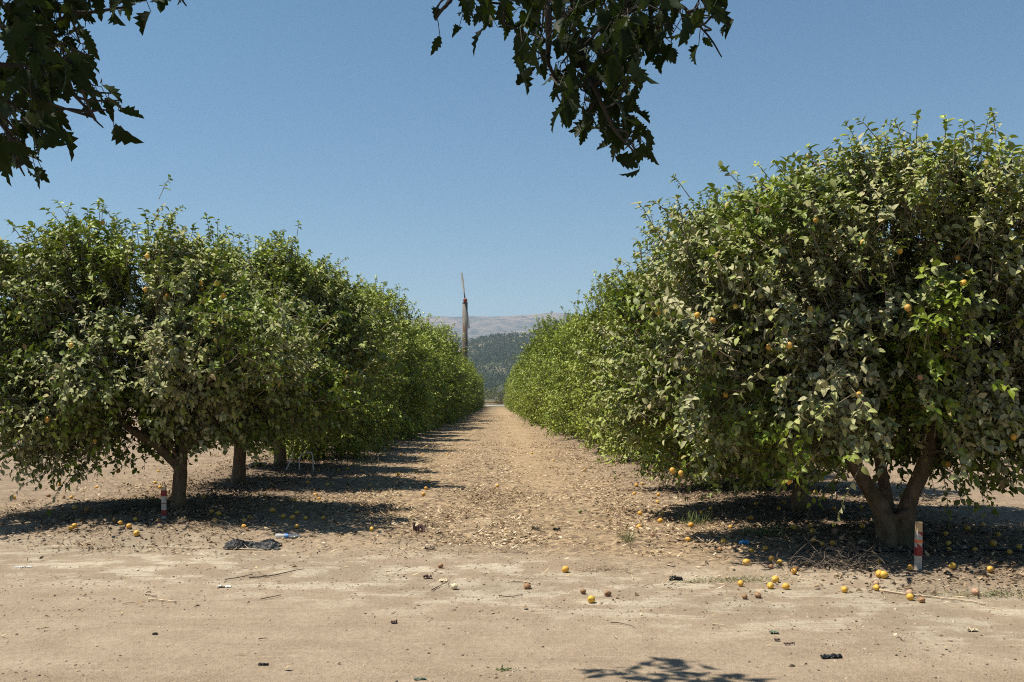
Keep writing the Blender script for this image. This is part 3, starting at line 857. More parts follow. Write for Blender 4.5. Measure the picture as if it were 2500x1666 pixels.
gx = growing(-7.5, 7.5, 0.075, -9000, 9000); gy = growing(4.6, 15.5, 0.05, -600, 9500, 1.06)
XX, YY = np.meshgrid(gx, gy)
ZZ = gz(XX, YY)
nx, ny = len(gx), len(gy)
idx = np.arange(nx * ny).reshape(ny, nx)
q = np.stack([idx[:-1, :-1], idx[:-1, 1:], idx[1:, 1:], idx[1:, :-1]], -1).reshape(-1)
me = make_mesh('ground', np.stack([XX, YY, ZZ], -1).reshape(-1, 3), q, np.full(len(q) // 4, 4), M['ground'])
tag(link('ground', me), kind='structure')

# ------------------------------------------------------------------ litter, clods
g = np.random.default_rng(5)


def scatter(n, x0, x1, y0, y1, dens):
    x = x0 + (x1 - x0) * g.random(n); y = y0 + (y1 - y0) * g.random(n)
    k = g.random(n) < dens(x, y)
    return x[k], y[k]


def d_litter(x, y):
    v = y + ROADK * x
    orch = sstep(9.6, 11.8, v + 2.6 * vn(x * 0.6, y * 0.6, 21) + 1.2 * vn(x * 2.2, y * 2.2, 29))
    alley = sstep(3.2, 2.2, np.abs(x + 0.1))
    patch = 0.20 + 1.0 * sstep(-0.22, 0.28, vn(x * 1.1, y * 0.45, 22) + 0.6 * vn(x * 3.2, y * 1.6, 27) + 0.25 * vn(x * 9, y * 6, 28))
    row = np.minimum(np.abs(x + 4.4), np.abs(x - 4.12))
    under = np.exp(-(row / 1.7) ** 2) * sstep(8.6, 9.9, v + 1.2 * vn(x * 1.5, y * 1.5, 29))
    patch = patch * (1 - 0.65 * np.exp(-((x - 0.95) / 0.28) ** 2) - 0.5 * np.exp(-((x + 1.15) / 0.25) ** 2))
    return np.clip(orch * (0.55 * alley + 0.45) * patch + 0.55 * under * (0.35 + 0.65 * patch), 0, 1)


def d_straw(x, y):
    v = y + ROADK * x
    return np.clip(sstep(7.6, 10.2, v) * sstep(13.5, 11.0, v) * sstep(0.02, 0.30, vn(x * 1.3, y * 2.2, 33) + 0.5 * vn(x * 4, y * 6, 34)), 0, 1)


xs, ys = [], []
for (n_, a) in ((95000, (-7, 7, 8, 17)), (70000, (-8, 8, 17, 34)), (40000, (-6, 6, 34, 90)), (1100, (-6, 7, 6, 11))):
    x, y = scatter(n_, *a, d_litter if n_ > 2000 else (lambda x, y: 0.10 + 0.5 * (vn(x * 0.7, y * 2, 24) > 0.12) + 0 * x))
    xs.append(x); ys.append(y)
x = np.concatenate(xs); y = np.concatenate(ys); n_ = len(x)
P = np.stack([x, y, gz(x, y) + 0.006 + 0.012 * g.random(n_)], 1)
az = g.random(n_) * 6.28
D = np.stack([np.cos(az), np.sin(az), 0.14 * g.normal(size=n_)], 1)
Nn = np.stack([0.5 * g.normal(size=n_), 0.5 * g.normal(size=n_), np.ones(n_)], 1)
L = 0.018 + 0.05 * g.random(n_) ** 1.5 + 0.0005 * np.clip(y - 15, 0, 60)
thin = g.random(n_) < 0.45
Wd = np.where(thin, L * 0.12 + 0.002, L * (0.35 + 0.3 * g.random(n_)))
L = np.where(thin, L * 1.9, L)
V, loops, sizes, kk = leaf_batch(P, D, Nn, L, Wd, np.clip(0.3 * g.normal(size=n_), -.5, .5), 0.2 + 0.6 * g.random(n_), 'lite')
V[:, 2] = np.maximum(V[:, 2], gz(V[:, 0], V[:, 1]) + 0.003)
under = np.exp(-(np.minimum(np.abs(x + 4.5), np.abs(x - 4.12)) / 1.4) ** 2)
xq, yq = scatter(26000, -6, 6.5, 6.8, 14, d_straw)
nq = len(xq); aq = R_(-19) + 0.55 * g.normal(size=nq); Lq = 0.012 + 0.10 * g.random(nq) ** 2.2
Vq, lq, zq, kq = leaf_batch(np.stack([xq, yq, gz(xq, yq) + 0.006], 1), np.stack([np.cos(aq), np.sin(aq), 0.10 * g.normal(size=nq)], 1),
                            np.tile([0, 0, 1.0], (nq, 1)), Lq, 0.0025 + 0.10 * Lq * g.random(nq), 0.3 * g.normal(size=nq), 0.5 * np.ones(nq), 'lite')
Vq[:, 2] = np.maximum(Vq[:, 2], gz(Vq[:, 0], Vq[:, 1]) + 0.003)
tone = np.clip(0.62 + 0.22 * g.normal(size=n_) - 0.30 * under + 0.35 * vn(x * 1.2, y * 1.2, 25), 0, 1)  # litter under the rows is darker: rotted leaves, plus shade put into the tone
col = np.stack([tone, tone, tone, np.ones(n_)], 1)
tq = np.clip(0.55 + 0.28 * g.normal(size=nq), 0, 1); cq = np.stack([tq, tq, tq, np.ones(nq)], 1)
xu, yu = scatter(60000, -7, 7.5, 8, 26, lambda x, y: 0.62 * np.exp(-(np.minimum(np.abs(x + 4.3), np.abs(x - 4.2)) / 1.3) ** 2) * sstep(8.9, 9.9, y + ROADK * x + 1.2 * vn(x * 1.5, y * 1.5, 29)) * sstep(-0.35, 0.25, vn(x * 2, y * 2, 36) + 0.5 * vn(x * 6, y * 6, 37)))
nu = len(xu); au = g.random(nu) * 6.28; Lu = 0.028 + 0.032 * g.random(nu)
Vu, lu, zu, ku = leaf_batch(np.stack([xu, yu, gz(xu, yu) + 0.01 + 0.03 * g.random(nu)], 1), np.stack([np.cos(au), np.sin(au), 0.5 * g.normal(size=nu)], 1),
                            np.stack([0.7 * g.normal(size=nu), 0.7 * g.normal(size=nu), np.ones(nu)], 1), Lu, Lu * (0.35 + 0.25 * g.random(nu)), np.clip(0.6 * g.normal(size=nu), -0.9, 0.9), 0.4 + 0.9 * g.random(nu), 'full')
Vu[:, 2] = np.maximum(Vu[:, 2], gz(Vu[:, 0], Vu[:, 1]) + 0.003)
tu = np.clip(0.36 + 0.22 * g.normal(size=nu), 0, 1); cu = np.stack([tu, tu, tu, np.ones(nu)], 1)
lacc_ = Acc().add(Vu, lu, zu, np.repeat(cu, ku, axis=0)).add(V, loops, sizes, np.repeat(col, kk, axis=0)).add(Vq, lq, zq, np.repeat(cq, kq, axis=0))
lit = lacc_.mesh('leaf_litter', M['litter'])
tag(link('leaf_litter', lit), 'dry fallen lemon leaves and bits of twig carpeting the orchard floor and alley', 'leaf litter', kind='stuff')


def blob(r, g_):
    a = np.array([(0, 0, 1), (1, 0, 0), (0, 1, 0), (-1, 0, 0), (0, -1, 0), (0.7, 0.7, 0.3), (-0.7, 0.7, 0.3), (-0.7, -0.7, 0.3), (0.7, -0.7, 0.3)], float)
    return a * r


nC = 34000
x, y = scatter(nC, -6.5, 7, 5.0, 12, lambda x, y: np.clip(0.35 + 1.3 * vn(x * 0.7, y * 0.9, 31) + 0.25 * sstep(9, 10, y + ROADK * x), 0.03, 1))
n_ = len(x)
r = 0.0030 + 0.009 * g.random(n_) ** 3.5 + 0.009 * (g.random(n_) > 0.994)
bv = np.array([(1, 0, 0), (0.5, 0.87, 0), (-0.5, 0.87, 0), (-1, 0, 0), (-0.5, -0.87, 0), (0.5, -0.87, 0), (0.45, 0.2, 0.75), (-0.35, 0.4, 0.8), (-0.1, -0.5, 0.7)])
F = [(0, 1, 6), (1, 7, 6), (1, 2, 7), (2, 3, 7), (3, 8, 7), (3, 4, 8), (4, 5, 8), (5, 6, 8), (5, 0, 6), (6, 7, 8)]
J = bv[None] * (1 + 0.6 * (g.random((n_, 9, 3)) - 0.5)) * r[:, None, None] * np.array([1.25, 1.0, 1.0])
V = J + np.stack([x, y, gz(x, y) - 0.001], 1)[:, None]
fl = np.array(F).ravel()
tone = np.clip(0.50 + 0.30 * g.normal(size=n_), 0, 1)
col = np.repeat(np.stack([tone, tone, tone, np.ones(n_)], 1), 9, axis=0)
cl = make_mesh('dirt_clods', V.reshape(-1, 3), (fl[None] + (np.arange(n_) * 9)[:, None]).ravel(), np.full(n_ * 10, 3), M['pebble'], False, col)
tag(link('dirt_clods', cl), 'small clods and pebbles scattered over the packed dirt road', 'gravel', kind='stuff')

#PART2
# ------------------------------------------------------------------ marker stakes
M['paint'] = simple('weathered_white_paint', (0.42, 0.395, 0.35), 0.8, 0.2, 0.3, 30, 0.2)
M['rawwood'] = simple('raw_pine', (0.50, 0.36, 0.20), 0.8, 0.2, 0.25, 25, 0.2)
M['redtape'] = simple('red_reflective_tape', (0.22, 0.024, 0.026), 0.6, 0.4, 0.2, 30)
M['orangetape'] = simple('faded_orange_tape', (0.60, 0.17, 0.07), 0.5, 0.4, 0.2, 30)


def box(acc, x0, x1, y0, y1, z0, z1, bev=0.0, mi=0):
    if bev == 0:
        V = [(x, y, z) for z in (z0, z1) for y in (y0, y1) for x in (x0, x1)]
        F = [(0, 2, 3, 1), (4, 5, 7, 6), (0, 1, 5, 4), (2, 6, 7, 3), (0, 4, 6, 2), (1, 3, 7, 5)]
    else:
        b = bev; o = [(x0 + b, y0), (x1 - b, y0), (x1, y0 + b), (x1, y1 - b), (x1 - b, y1), (x0 + b, y1), (x0, y1 - b), (x0, y0 + b)]
        V = [(x, y, z) for z in (z0, z1) for x, y in o]
        F = [tuple(range(8))[::-1], tuple(range(8, 16))] + [(i, (i + 1) % 8, 8 + (i + 1) % 8, 8 + i) for i in range(8)]
    acc.faces(V, F, mi=mi); return acc


def stake(px, py, w, h, tilt, label, bands, top):
    p = ground(px, py)
    root = empty('marker_stake', p); root.rotation_euler = (0.02, tilt, 0.12)
    tag(root, label, 'stake', 'striped marker stakes by the front trees')
    hw = w / 2
    link('post', box(Acc(), -hw, hw, -hw, hw, -0.05, h * (1 - top), 0.004).mesh('post', M['paint'], False), root)
    if top:
        link('post_top', box(Acc(), -hw * .97, hw * .97, -hw * .97, hw * .97, h * (1 - top), h, 0.004).mesh('post_top', M['rawwood'], False), root)
    e = 0.0025
    for kind, a, b, m in bands:
        acc = Acc(); z0, z1 = a * h, b * h
        if kind == 'wrap':
            box(acc, -hw - e, hw + e, -hw - e, hw + e, z0, z1, 0.004)
        else:                                                         # a wedge of tape folded round front and side
            pts = {'tri_r': [(-hw, z1), (hw, z0), (hw, z1)], 'tri_l': [(-hw, z0), (hw, z0), (-hw, z1)], 'tri_rb': [(-hw, z0), (hw, z0), (hw, z1)]}[kind]
            V = [(x, yy, z) for yy in (-hw - e, -hw + .001) for x, z in pts]
            acc.faces(V, [(0, 1, 2), (5, 4, 3), (0, 3, 4, 1), (1, 4, 5, 2), (2, 5, 3, 0)])
        link('tape_band', acc.mesh('tape_band', M[m], False), root)
    return root


stake(2241, 1391, 0.050, 0.415, 0.035, 'taller white stake with red diagonal tape and a bare wooden top beside the V-forked trunk',
      [('tri_r', 0.70, 0.79, 'redtape'), ('wrap', 0.555, 0.625, 'orangetape'), ('tri_l', 0.46, 0.555, 'redtape'), ('wrap', 0.28, 0.46, 'redtape')], 0.20)
stake(401, 1266, 0.054, 0.375, -0.03, 'shorter white stake with two red bands in the shade of the front left tree',
      [('wrap', 0.72, 0.90, 'redtape'), ('wrap', 0.465, 0.49, 'redtape'), ('wrap', 0.09, 0.27, 'redtape')], 0.07)

# ------------------------------------------------------------------ sticks, scraps, hose
def stick(name, pts, r0, r1, m, label, cat, group=None, lift=0.012, sides=6):
    """pts are photograph points along the stick"""
    W_ = np.array([ground(*q) for q in pts]); o = W_[0].copy()
    P = smooth_path(W_, 5)
    g_ = np.random.default_rng(len(label) * 7 + int(pts[0][0]))
    P[:, :2] += g_.normal(size=(len(P), 2)) * r0 * 0.5
    P[:, 2] = np.maximum(P[:, 2], gz(P[:, 0], P[:, 1])) + lift
    V, F = tube(P - o, np.linspace(r0, r1, len(P)) * (1.0 if 'hose' in name or 'fallen' in name else 0.62), sides, wob=0.25, seed=int(pts[0][0]))
    return tag(link(name, Acc().faces(V, F).mesh(name, m), None, o), label, cat, group)


SG = 'loose sticks on the dirt road'
stick('stick', [Z2(880, 1008), Z2(1050, 1018), Z2(1250, 1022), Z2(1420, 1022), Z2(1560, 1028), Z2(1682, 1034)], 0.006, 0.014, M['stick'],
      'long thin pale stick lying just in front of the crumpled black plastic', 'stick', SG)
stick('stick', [Z4(1405, 1288), Z4(1560, 1312), Z4(1700, 1328), Z4(1850, 1345), Z4(2000, 1362), Z4(2105, 1382)], 0.013, 0.008, M['stick'],
      'long pale stick passing behind a plump lemon in front of the right striped stake', 'stick', SG)
def Q1(x, y): return x * .34, 1380 + y * .34
def Q2(x, y): return 700 + x * .34, 1380 + y * .34
def Q3(x, y): return 1400 + x * .34, 1480 + y * .34
stick('stick', [Q1(1068, 255), Q1(1160, 262), Q1(1265, 272)], 0.010, 0.006, M['stick'], 'straight pale stick just right of a forked twig on the left road', 'stick', SG)
stick('stick', [Q1(880, 284), Q1(960, 278), Q1(1045, 268)], 0.007, 0.005, M['stick'], 'thin brown stick with a knot, left end of the stick trio on the left road', 'stick', SG)
stick('stick', [Q1(1085, 193), Q1(1045, 212), Q1(1120, 232)], 0.011, 0.008, M['stick'], 'short bent pale twig shaped like an arrow on the left road', 'stick', SG)
stick('stick', [Q1(1615, 112), Q1(1710, 98), Q1(1815, 74)], 0.009, 0.006, M['greystick'], 'dark curved stick behind the white paper scrap shaped like a boat', 'stick', SG)
stick('stick', [Q1(1790, 100), Q1(1960, 82), Q1(2100, 52), Q1(2190, 36)], 0.010, 0.004, M['greystick'], 'long dark curved stick half sunk in pale dust, right of the other dark one', 'stick', SG)
stick('stick', [Q1(1868, 256), Q1(1940, 240), Q1(2018, 224)], 0.007, 0.005, M['darkstick'], 'thin brown stick rising to the right, in the middle of the left road', 'stick', SG)
stick('stick', [Q1(1860, 542), Q1(1920, 536)], 0.006, 0.004, M['darkstick'], 'short dark twig alone on the bare road left of centre', 'stick', SG)
stick('stick', [Q3(270, 130), Q3(340, 134), Q3(438, 160)], 0.007, 0.003, M['darkstick'], 'thin reddish brown twig on the bare road right of centre', 'stick', SG)
stick('stick', [Q3(988, 136), Q3(1100, 152)], 0.006, 0.004, M['stick'], 'short pale straw lying on the right half of the road', 'stick', SG)
stick('stick', [Q2(1045, 188), Q2(1110, 155), Q2(1165, 118)], 0.010, 0.004, M['darkstick'], 'brown twig beside the pale split lemon in the middle', 'stick', SG)
stick('stick', [Q2(1612, 130), Q2(1700, 128), Q2(1800, 146), Q2(1818, 128)], 0.007, 0.005, M['stick'], 'forked straw stem behind a dark brown lemon on the road', 'stick', SG)
stick('stick', [Q2(1520, 230), Q2(1600, 236), Q2(1690, 222)], 0.007, 0.004, M['darkstick'], 'thin grey twig in front of the dark brown lemon', 'stick', SG)
stick('stick', [Q2(680, 72), Q2(730, 84), Q2(768, 74)], 0.006, 0.004, M['stick'], 'small curved pale twig left of the dark curled leaf', 'stick', SG)
stick('stick', [Q2(715, 134), Q2(845, 138)], 0.005, 0.004, M['stick'], 'straight bleached straw left of the pale split lemon', 'stick', SG)
stick('stick', [Q2(1745, 332), Q2(1820, 334), Q2(1902, 338)], 0.006, 0.004, M['stick'], 'straight thin stem in front of the two mouldy lemons on the road', 'stick', SG)
stick('fallen_branch', [Z2(1600, 508), Z2(1650, 492), Z2(1700, 486)], 0.055, 0.03, M['stick'], 'short pale fallen log between the second and third left trunks', 'branch', None, 0.04, 9)
stick('irrigation_hose', [(1960, 1352), (2060, 1355), (2180, 1353), (2300, 1352), (2420, 1352), (2540, 1356)], 0.011, 0.011, simple('black_hose', (0.02, 0.02, 0.021), 0.5, 0.4),
      'thin black irrigation hose running along the ground under the V-forked tree', 'hose', None, 0.03, 8)
stick('stick', [Z4(1110, 735), Z4(1150, 690), Z4(1190, 650)], 0.018, 0.008, M['stick'], 'pale dead branch standing out behind the V-forked trunk on the left', 'stick', None, 0.05)

# piles of dead twigs
def twig_pile(px, py, n, spread, ln, m, label, lift=0.10, name='twig_pile', cat='twig pile', seed=1, r=0.006):
    p = ground(px, py); g_ = np.random.default_rng(seed); acc = Acc()
    for _ in range(n):
        c = np.array([g_.normal() * spread[0], g_.normal() * spread[1], 0]); a = g_.random() * 6.28; l = ln * (0.5 + g_.random())
        d = np.array([math.cos(a), math.sin(a) * 0.6, 0.0]) * l * 0.5
        z = lambda q: float(gz(p[0] + q[0], p[1] + q[1])) - p[2]
        up = abs(g_.normal()) * lift
        a0 = c - d; a1 = c + g_.normal(size=3) * 0.05; a2 = c + d
        a0[2] = z(a0) + 0.01; a1[2] = z(a1) + 0.02 + up * 0.6; a2[2] = z(a2) + 0.02 + up * g_.random() * 1.6
        V, F = tube(smooth_path([a0, a1, a2], 4), np.linspace(r, r * 0.35, 9) * 0.6, 5)
        acc.faces(V, F)
    return tag(link(name, acc.mesh(name, m), None, p), label, cat, None, 'stuff' if name == 'dead_stems' else None)


twig_pile(2040, 1385, 130, (0.26, 0.11), 0.26, M['greystick'], 'heap of bare grey dead twigs in the shade left of the right striped stake', 0.09, seed=3, r=0.008)
twig_pile(1180, 1346, 60, (0.42, 0.07), 0.30, M['stick'], 'band of broken straw-coloured stems across the mouth of the alley', 0.03, 'dead_stems', 'dead stems', 4, 0.004)
twig_pile(1490, 1392, 50, (0.24, 0.03), 0.20, M['stick'], 'flattened golden dead stems right of a bright lemon on the road', 0.025, 'dead_stems', 'dead stems', 5, 0.004)
twig_pile(70, 1262, 120, (0.55, 0.13), 0.34, simple('reddish_dry_grass', (0.30, 0.19, 0.12), 0.9, 0.1, 0.3), 'tangle of reddish dry grass at the left edge of the photo', 0.14, 'dry_grass_clump', 'dry grass', 6, 0.003)
twig_pile(560, 1296, 40, (0.30, 0.12), 0.28, M['stick'], 'fan of thin dry straw behind the crumpled black plastic', 0.05, 'dead_stems', 'dead stems', 8, 0.003)
twig_pile(380, 1243, 60, (0.45, 0.10), 0.45, M['greystick'], 'scatter of thin dead branches around the left striped stake', 0.10, 'twig_pile', 'twig pile', 9, 0.006)

# green weeds
def weed(px, py, n, spread, h, lw, m, label, seed, name='weed', thin=False):
    p = ground(px, py); g_ = np.random.default_rng(seed)
    c = np.stack([g_.normal(size=n) * spread[0], g_.normal(size=n) * spread[1], np.zeros(n)], 1)
    c[:, 2] = gz(p[0] + c[:, 0], p[1] + c[:, 1]) - p[2]
    if not thin:
        c[:, 2] += h * g_.random(n) ** 1.3
        D = g_.normal(size=(n, 3)); D[:, 2] = np.abs(D[:, 2]) * 0.6
        Nn = g_.normal(size=(n, 3)) * 0.5 + np.array([0, 0, 1.0]); L = lw * (0.6 + 0.8 * g_.random(n)); Wd = L * 0.4
    else:
        D = g_.normal(size=(n, 3)) * 0.45 + np.array([0, 0, 1.0]); Nn = g_.normal(size=(n, 3)); Nn[:, 2] *= 0.2
        L = h * (0.5 + 0.7 * g_.random(n)); Wd = np.full(n, lw)
    V, lo, sz, kk = leaf_batch(c, D, Nn, L, Wd, 0.3 * g_.random(n), 0.2 * np.ones(n), 'full')
    col = np.stack([g_.random(n) * 0.9, 0.25 * g_.random(n), g_.random(n), np.ones(n)], 1)
    acc = Acc().add(V, lo, sz, np.repeat(col, kk, axis=0))
    return tag(link(name, acc.mesh(name, m), None, p), label, 'weed', None, None if spread[0] < 0.05 else 'stuff')


M['weed'] = leaf_material('dusty_weed_leaf', (0.13, 0.16, 0.06), (0.24, 0.27, 0.11), False, 0.15)
M['palegrass'] = leaf_material('pale_grass_blade', (0.20, 0.20, 0.10), (0.32, 0.32, 0.17), False, 0.15)
weed(1868, 1308, 620, (0.20, 0.09), 0.10, 0.028, M['weed'], 'low mat of grey-green weeds left of the V-forked trunk', 1)
weed(1531, 1326, 60, (0.022, 0.02), 0.16, 0.006, M['palegrass'], 'spiky pale grass tuft standing alone at the alley mouth', 2, 'grass_tuft', True)
weed(870, 1140, 160, (0.30, 0.14), 0.22, 0.008, M['palegrass'], 'pale grass tufts at the foot of the left row beside the alley', 3, 'grass_tuft', True)
weed(385, 1232, 420, (0.16, 0.08), 0.10, 0.026, M['weed'], 'small green weed patch behind the left striped stake', 4)
weed(1700, 1283, 70, (0.10, 0.06), 0.20, 0.007, M['weed'], 'dark grassy tuft at the left edge of the right front shadow', 5, 'grass_tuft', True)
weed(1790, 1418, 900, (0.30, 0.05), 0.012, 0.014, M['weed'], 'flat green film of seedlings along the road edge on the right', 6)
weed(2440, 1452, 900, (0.30, 0.06), 0.012, 0.014, M['weed'], 'flat green seedlings by the road edge at far right', 7)
weed(600, 1240, 260, (0.45, 0.14), 0.14, 0.026, M['weed'], 'thin leafy weeds right of the front left trunk', 8)
weed(1235, 1637, 60, (0.03, 0.015), 0.012, 0.016, M['weed'], 'tiny green plant flattened on the bare road, bottom centre', 9)

# crumpled sheets and scraps
def scrap(name, px, py, lx, ly, hgt, m, label, cat, seed, nx_=26, ny_=12, prof=None, group=None, rz=0.0):
    p = ground(px, py)
    u, w = np.meshgrid(np.linspace(-.5, .5, nx_), np.linspace(-.5, .5, ny_))
    edge = 1 + 0.35 * vn(u * 5 + seed, w * 3, seed)
    x = u * lx * (1 + 0.2 * vn(w * 4, u * 2, seed + 5)); y_ = w * ly * edge + 0.3 * ly * vn(u * 4 + 7, w * 0 + seed, seed + 3)
    z = hgt * np.clip(0.45 + 0.9 * vn(u * 6 + seed, w * 4, seed + 1) + 0.7 * vn(u * 17, w * 9 + seed, seed + 2) + 0.5 * vn(u * 33, w * 17, seed + 4), 0, 2)
    if prof is not None: z = z * 0.55 + hgt * prof(u, w)
    c, s_ = math.cos(rz), math.sin(rz)
    x, y_ = x * c - y_ * s_, x * s_ + y_ * c
    zz = z + gz(p[0] + x, p[1] + y_) - p[2] + 0.004
    V = np.stack([x, y_, zz], -1).reshape(-1, 3)
    top = len(V); V = np.vstack([V, V - np.array([0, 0, 0.002])])
    i = np.arange(nx_ * ny_).reshape(ny_, nx_)
    F = np.stack([i[:-1, :-1], i[:-1, 1:], i[1:, 1:], i[1:, :-1]], -1).reshape(-1, 4)
    F = np.vstack([F, F[:, ::-1] + top])
    me_ = make_mesh(name, V, F.ravel(), np.full(len(F), 4), m, False, np.tile([.5, .5, .5, 1], (len(V), 1)))
    return tag(link(name, me_, None, p), label, cat, group)


M['blackplastic'] = simple('dusty_black_plastic', (0.014, 0.015, 0.016), 0.5, 0.3, 0.5, 9)
M['whitepaper'] = simple('white_paper', (0.78, 0.77, 0.73), 0.7, 0.2, 0.05)
M['blueplastic'] = simple('blue_plastic', (0.03, 0.24, 0.55), 0.4, 0.5, 0.15)
M['darkleaf'] = simple('dry_purple_leaf', (0.10, 0.06, 0.055), 0.8, 0.2, 0.3)
M['paleleaf'] = simple('pale_dry_leaf', (0.62, 0.52, 0.36), 0.8, 0.2, 0.15)
M['greyleaf'] = simple('grey_green_leaf', (0.16, 0.20, 0.15), 0.7, 0.2, 0.2)
scrap('plastic_sheet', 617, 1338, 0.58, 0.24, 0.075, M['blackplastic'], 'crumpled sheet of dusty black plastic lying at the road edge', 'plastic sheet', 3, 64, 26,
      lambda u, w: (1.05 * np.exp(-((u + 0.30) / 0.16) ** 2) + 0.75 * np.exp(-((u - 0.30) / 0.17) ** 2)) * np.cos(w * 3.0))
scrap('plastic_rag', *Q2(2790, 107), 0.12, 0.06, 0.03, M['blackplastic'], 'small crumpled black rag of plastic on the road right of centre', 'plastic scrap', 5)
scrap('plastic_rag', *Q3(1850, 370), 0.13, 0.05, 0.02, M['blackplastic'], 'torn dark rag in the right foreground', 'plastic scrap', 6)
scrap('plastic_rag', *Z3(1330, 902), 0.08, 0.05, 0.03, M['blackplastic'], 'dark bluish plastic crumb in the litter, middle of the alley mouth', 'plastic scrap', 7)
scrap('plastic_rag', *Z3(1195, 898), 0.08, 0.05, 0.025, M['blackplastic'], 'dark plastic crumb left of another in the alley mouth', 'plastic scrap', 8)
scrap('plastic_rag', *Z3(578, 925), 0.08, 0.05, 0.025, M['blackplastic'], 'dark plastic crumb at the left of the alley mouth', 'plastic scrap', 9)
scrap('plastic_rag', *Z3(520, 1028), 0.10, 0.06, 0.03, M['blackplastic'], 'dark plastic crumb beside the band of straw stems', 'plastic scrap', 10)
scrap('plastic_rag', *Q1(1890, 718), 0.06, 0.025, 0.008, M['blackplastic'], 'flat grey plastic fleck near the bottom edge, left of centre', 'plastic scrap', 11)
scrap('plastic_rag', *Q1(1112, 500), 0.035, 0.035, 0.012, M['blackplastic'], 'tiny dark fleck on the bare road at the left', 'plastic scrap', 19)
scrap('paper_scrap', *Q1(165, 20), 0.15, 0.025, 0.012, M['whitepaper'], 'thin white paper sliver at the far left of the road', 'paper scrap', 12)
scrap('paper_scrap', *Q1(1610, 158), 0.11, 0.05, 0.016, M['whitepaper'], 'white paper scrap shaped like a boat on the left road', 'paper scrap', 13)
scrap('plastic_scrap', *Z4(567, 1008), 0.085, 0.05, 0.045, M['blueplastic'], 'bright blue plastic scrap at the left edge of the right front shadow', 'plastic scrap', 14)
scrap('curled_leaf', *Q2(1012, 97), 0.075, 0.05, 0.03, M['darkleaf'], 'dark purple curled leaf on the road left of the pale split lemon', 'leaf', 15, 16, 8)
scrap('curled_leaf', *Q2(1120, 118), 0.07, 0.05, 0.018, M['paleleaf'], 'pale torn leaf just behind the pale split lemon', 'leaf', 16, 16, 8)
scrap('curled_leaf', *Q3(1440, 198), 0.06, 0.04, 0.018, M['greyleaf'], 'grey-green curled leaf in the right foreground', 'leaf', 17, 16, 8)
scrap('curled_leaf', *Q3(1462, 252), 0.035, 0.025, 0.015, M['darkleaf'], 'small dark leaf just in front of the grey-green one', 'leaf', 18, 12, 8)
scrap('curled_leaf', *Q3(1550, 280), 0.07, 0.018, 0.016, M['darkleaf'], 'rolled brown leaf in the right foreground', 'leaf', 20, 14, 6)
scrap('curled_leaf', *Q2(770, 420), 0.045, 0.035, 0.02, M['darkleaf'], 'dark shrivelled leaf alone in the middle of the road', 'leaf', 21, 14, 8)
scrap('curled_leaf', *Q2(958, 826), 0.07, 0.018, 0.010, M['greyleaf'], 'narrow grey leaf at the very bottom of the photo', 'leaf', 22, 14, 6)
scrap('curled_leaf', *Z3(455, 915), 0.14, 0.10, 0.10, M['darkleaf'], 'dark clump of curled leaves left of the alley mouth', 'leaf', 23, 16, 8)
scrap('curled_leaf', *Z4(2020, 1547), 0.07, 0.035, 0.022, M['paleleaf'], 'pale folded leaf in the far right foreground', 'leaf', 24, 14, 8)

# crushed clear bottle
pb = ground(*Z2(1830, 952))
bt = empty('plastic_bottle', pb + np.array([0, 0, 0.03]), 0.12)
tag(bt, 'crushed clear plastic bottle with a blue label behind the black plastic', 'bottle')
mc, nt, out = mat('clear_plastic'); n_ = N(nt)
gl = n_.bsdf((0.85, 0.88, 0.90), 0.12, None, 0.6); tp_ = n_.new('ShaderNodeBsdfTransparent'); mx_ = n_.new('ShaderNodeMixShader'); mx_.inputs[0].default_value = 0.6
nt.links.new(gl.outputs[0], mx_.inputs[1]); nt.links.new(tp_.outputs[0], mx_.inputs[2]); nt.links.new(mx_.outputs[0], out.inputs[0])
xs_ = np.array([-0.125, -0.12, -0.07, -0.03, 0.03, 0.07, 0.105, 0.12, 0.13])
rs_ = np.array([0.020, 0.031, 0.027, 0.028, 0.029, 0.031, 0.020, 0.012, 0.012])
V, F = tube(np.stack([xs_, 0.006 * np.sin(xs_ * 40), -0.006 + 0 * xs_], 1), rs_, 14, wob=0.25, seed=4)
V[:, 2] *= 0.72
link('bottle_body', Acc().faces(V, F).mesh('bottle_body', mc), bt)
V, F = tube(np.stack([np.linspace(-0.025, 0.02, 4), np.zeros(4), np.full(4, -0.006)], 1), 0.0315, 14, cap=False, wob=0.12, seed=4); V[:, 2] *= 0.76
link('bottle_label', Acc().faces(V, F).mesh('bottle_label', simple('blue_label', (0.10, 0.26, 0.62), 0.5, 0.4)), bt)
V, F = tube([(0.128, 0, -0.006), (0.143, 0, -0.006)], 0.0145, 14); link('bottle_cap', Acc().faces(V, F).mesh('bottle_cap', M['whitepaper']), bt)

# thin bent pale pipe standing under the third left tree
pr = ground(*Z2(1930, 528)); acc = Acc()
for pts in ([(-0.34, 0, 0), (-0.24, 0, 0.24), (-0.20, 0, 0.40)], [(-0.06, 0, 0.0), (-0.05, 0, 0.30), (0.06, 0, 0.38), (0.19, 0, 0.36), (0.22, 0, 0.0)]):
    V, F = tube(smooth_path(pts, 6), 0.011, 7); acc.faces(V, F)
tag(link('bent_pipe', acc.mesh('bent_pipe', simple('pale_pvc', (0.62, 0.62, 0.60), 0.5, 0.4)), None, pr), 'thin bent pale pipes sticking up beside the third left trunk', 'pipe')

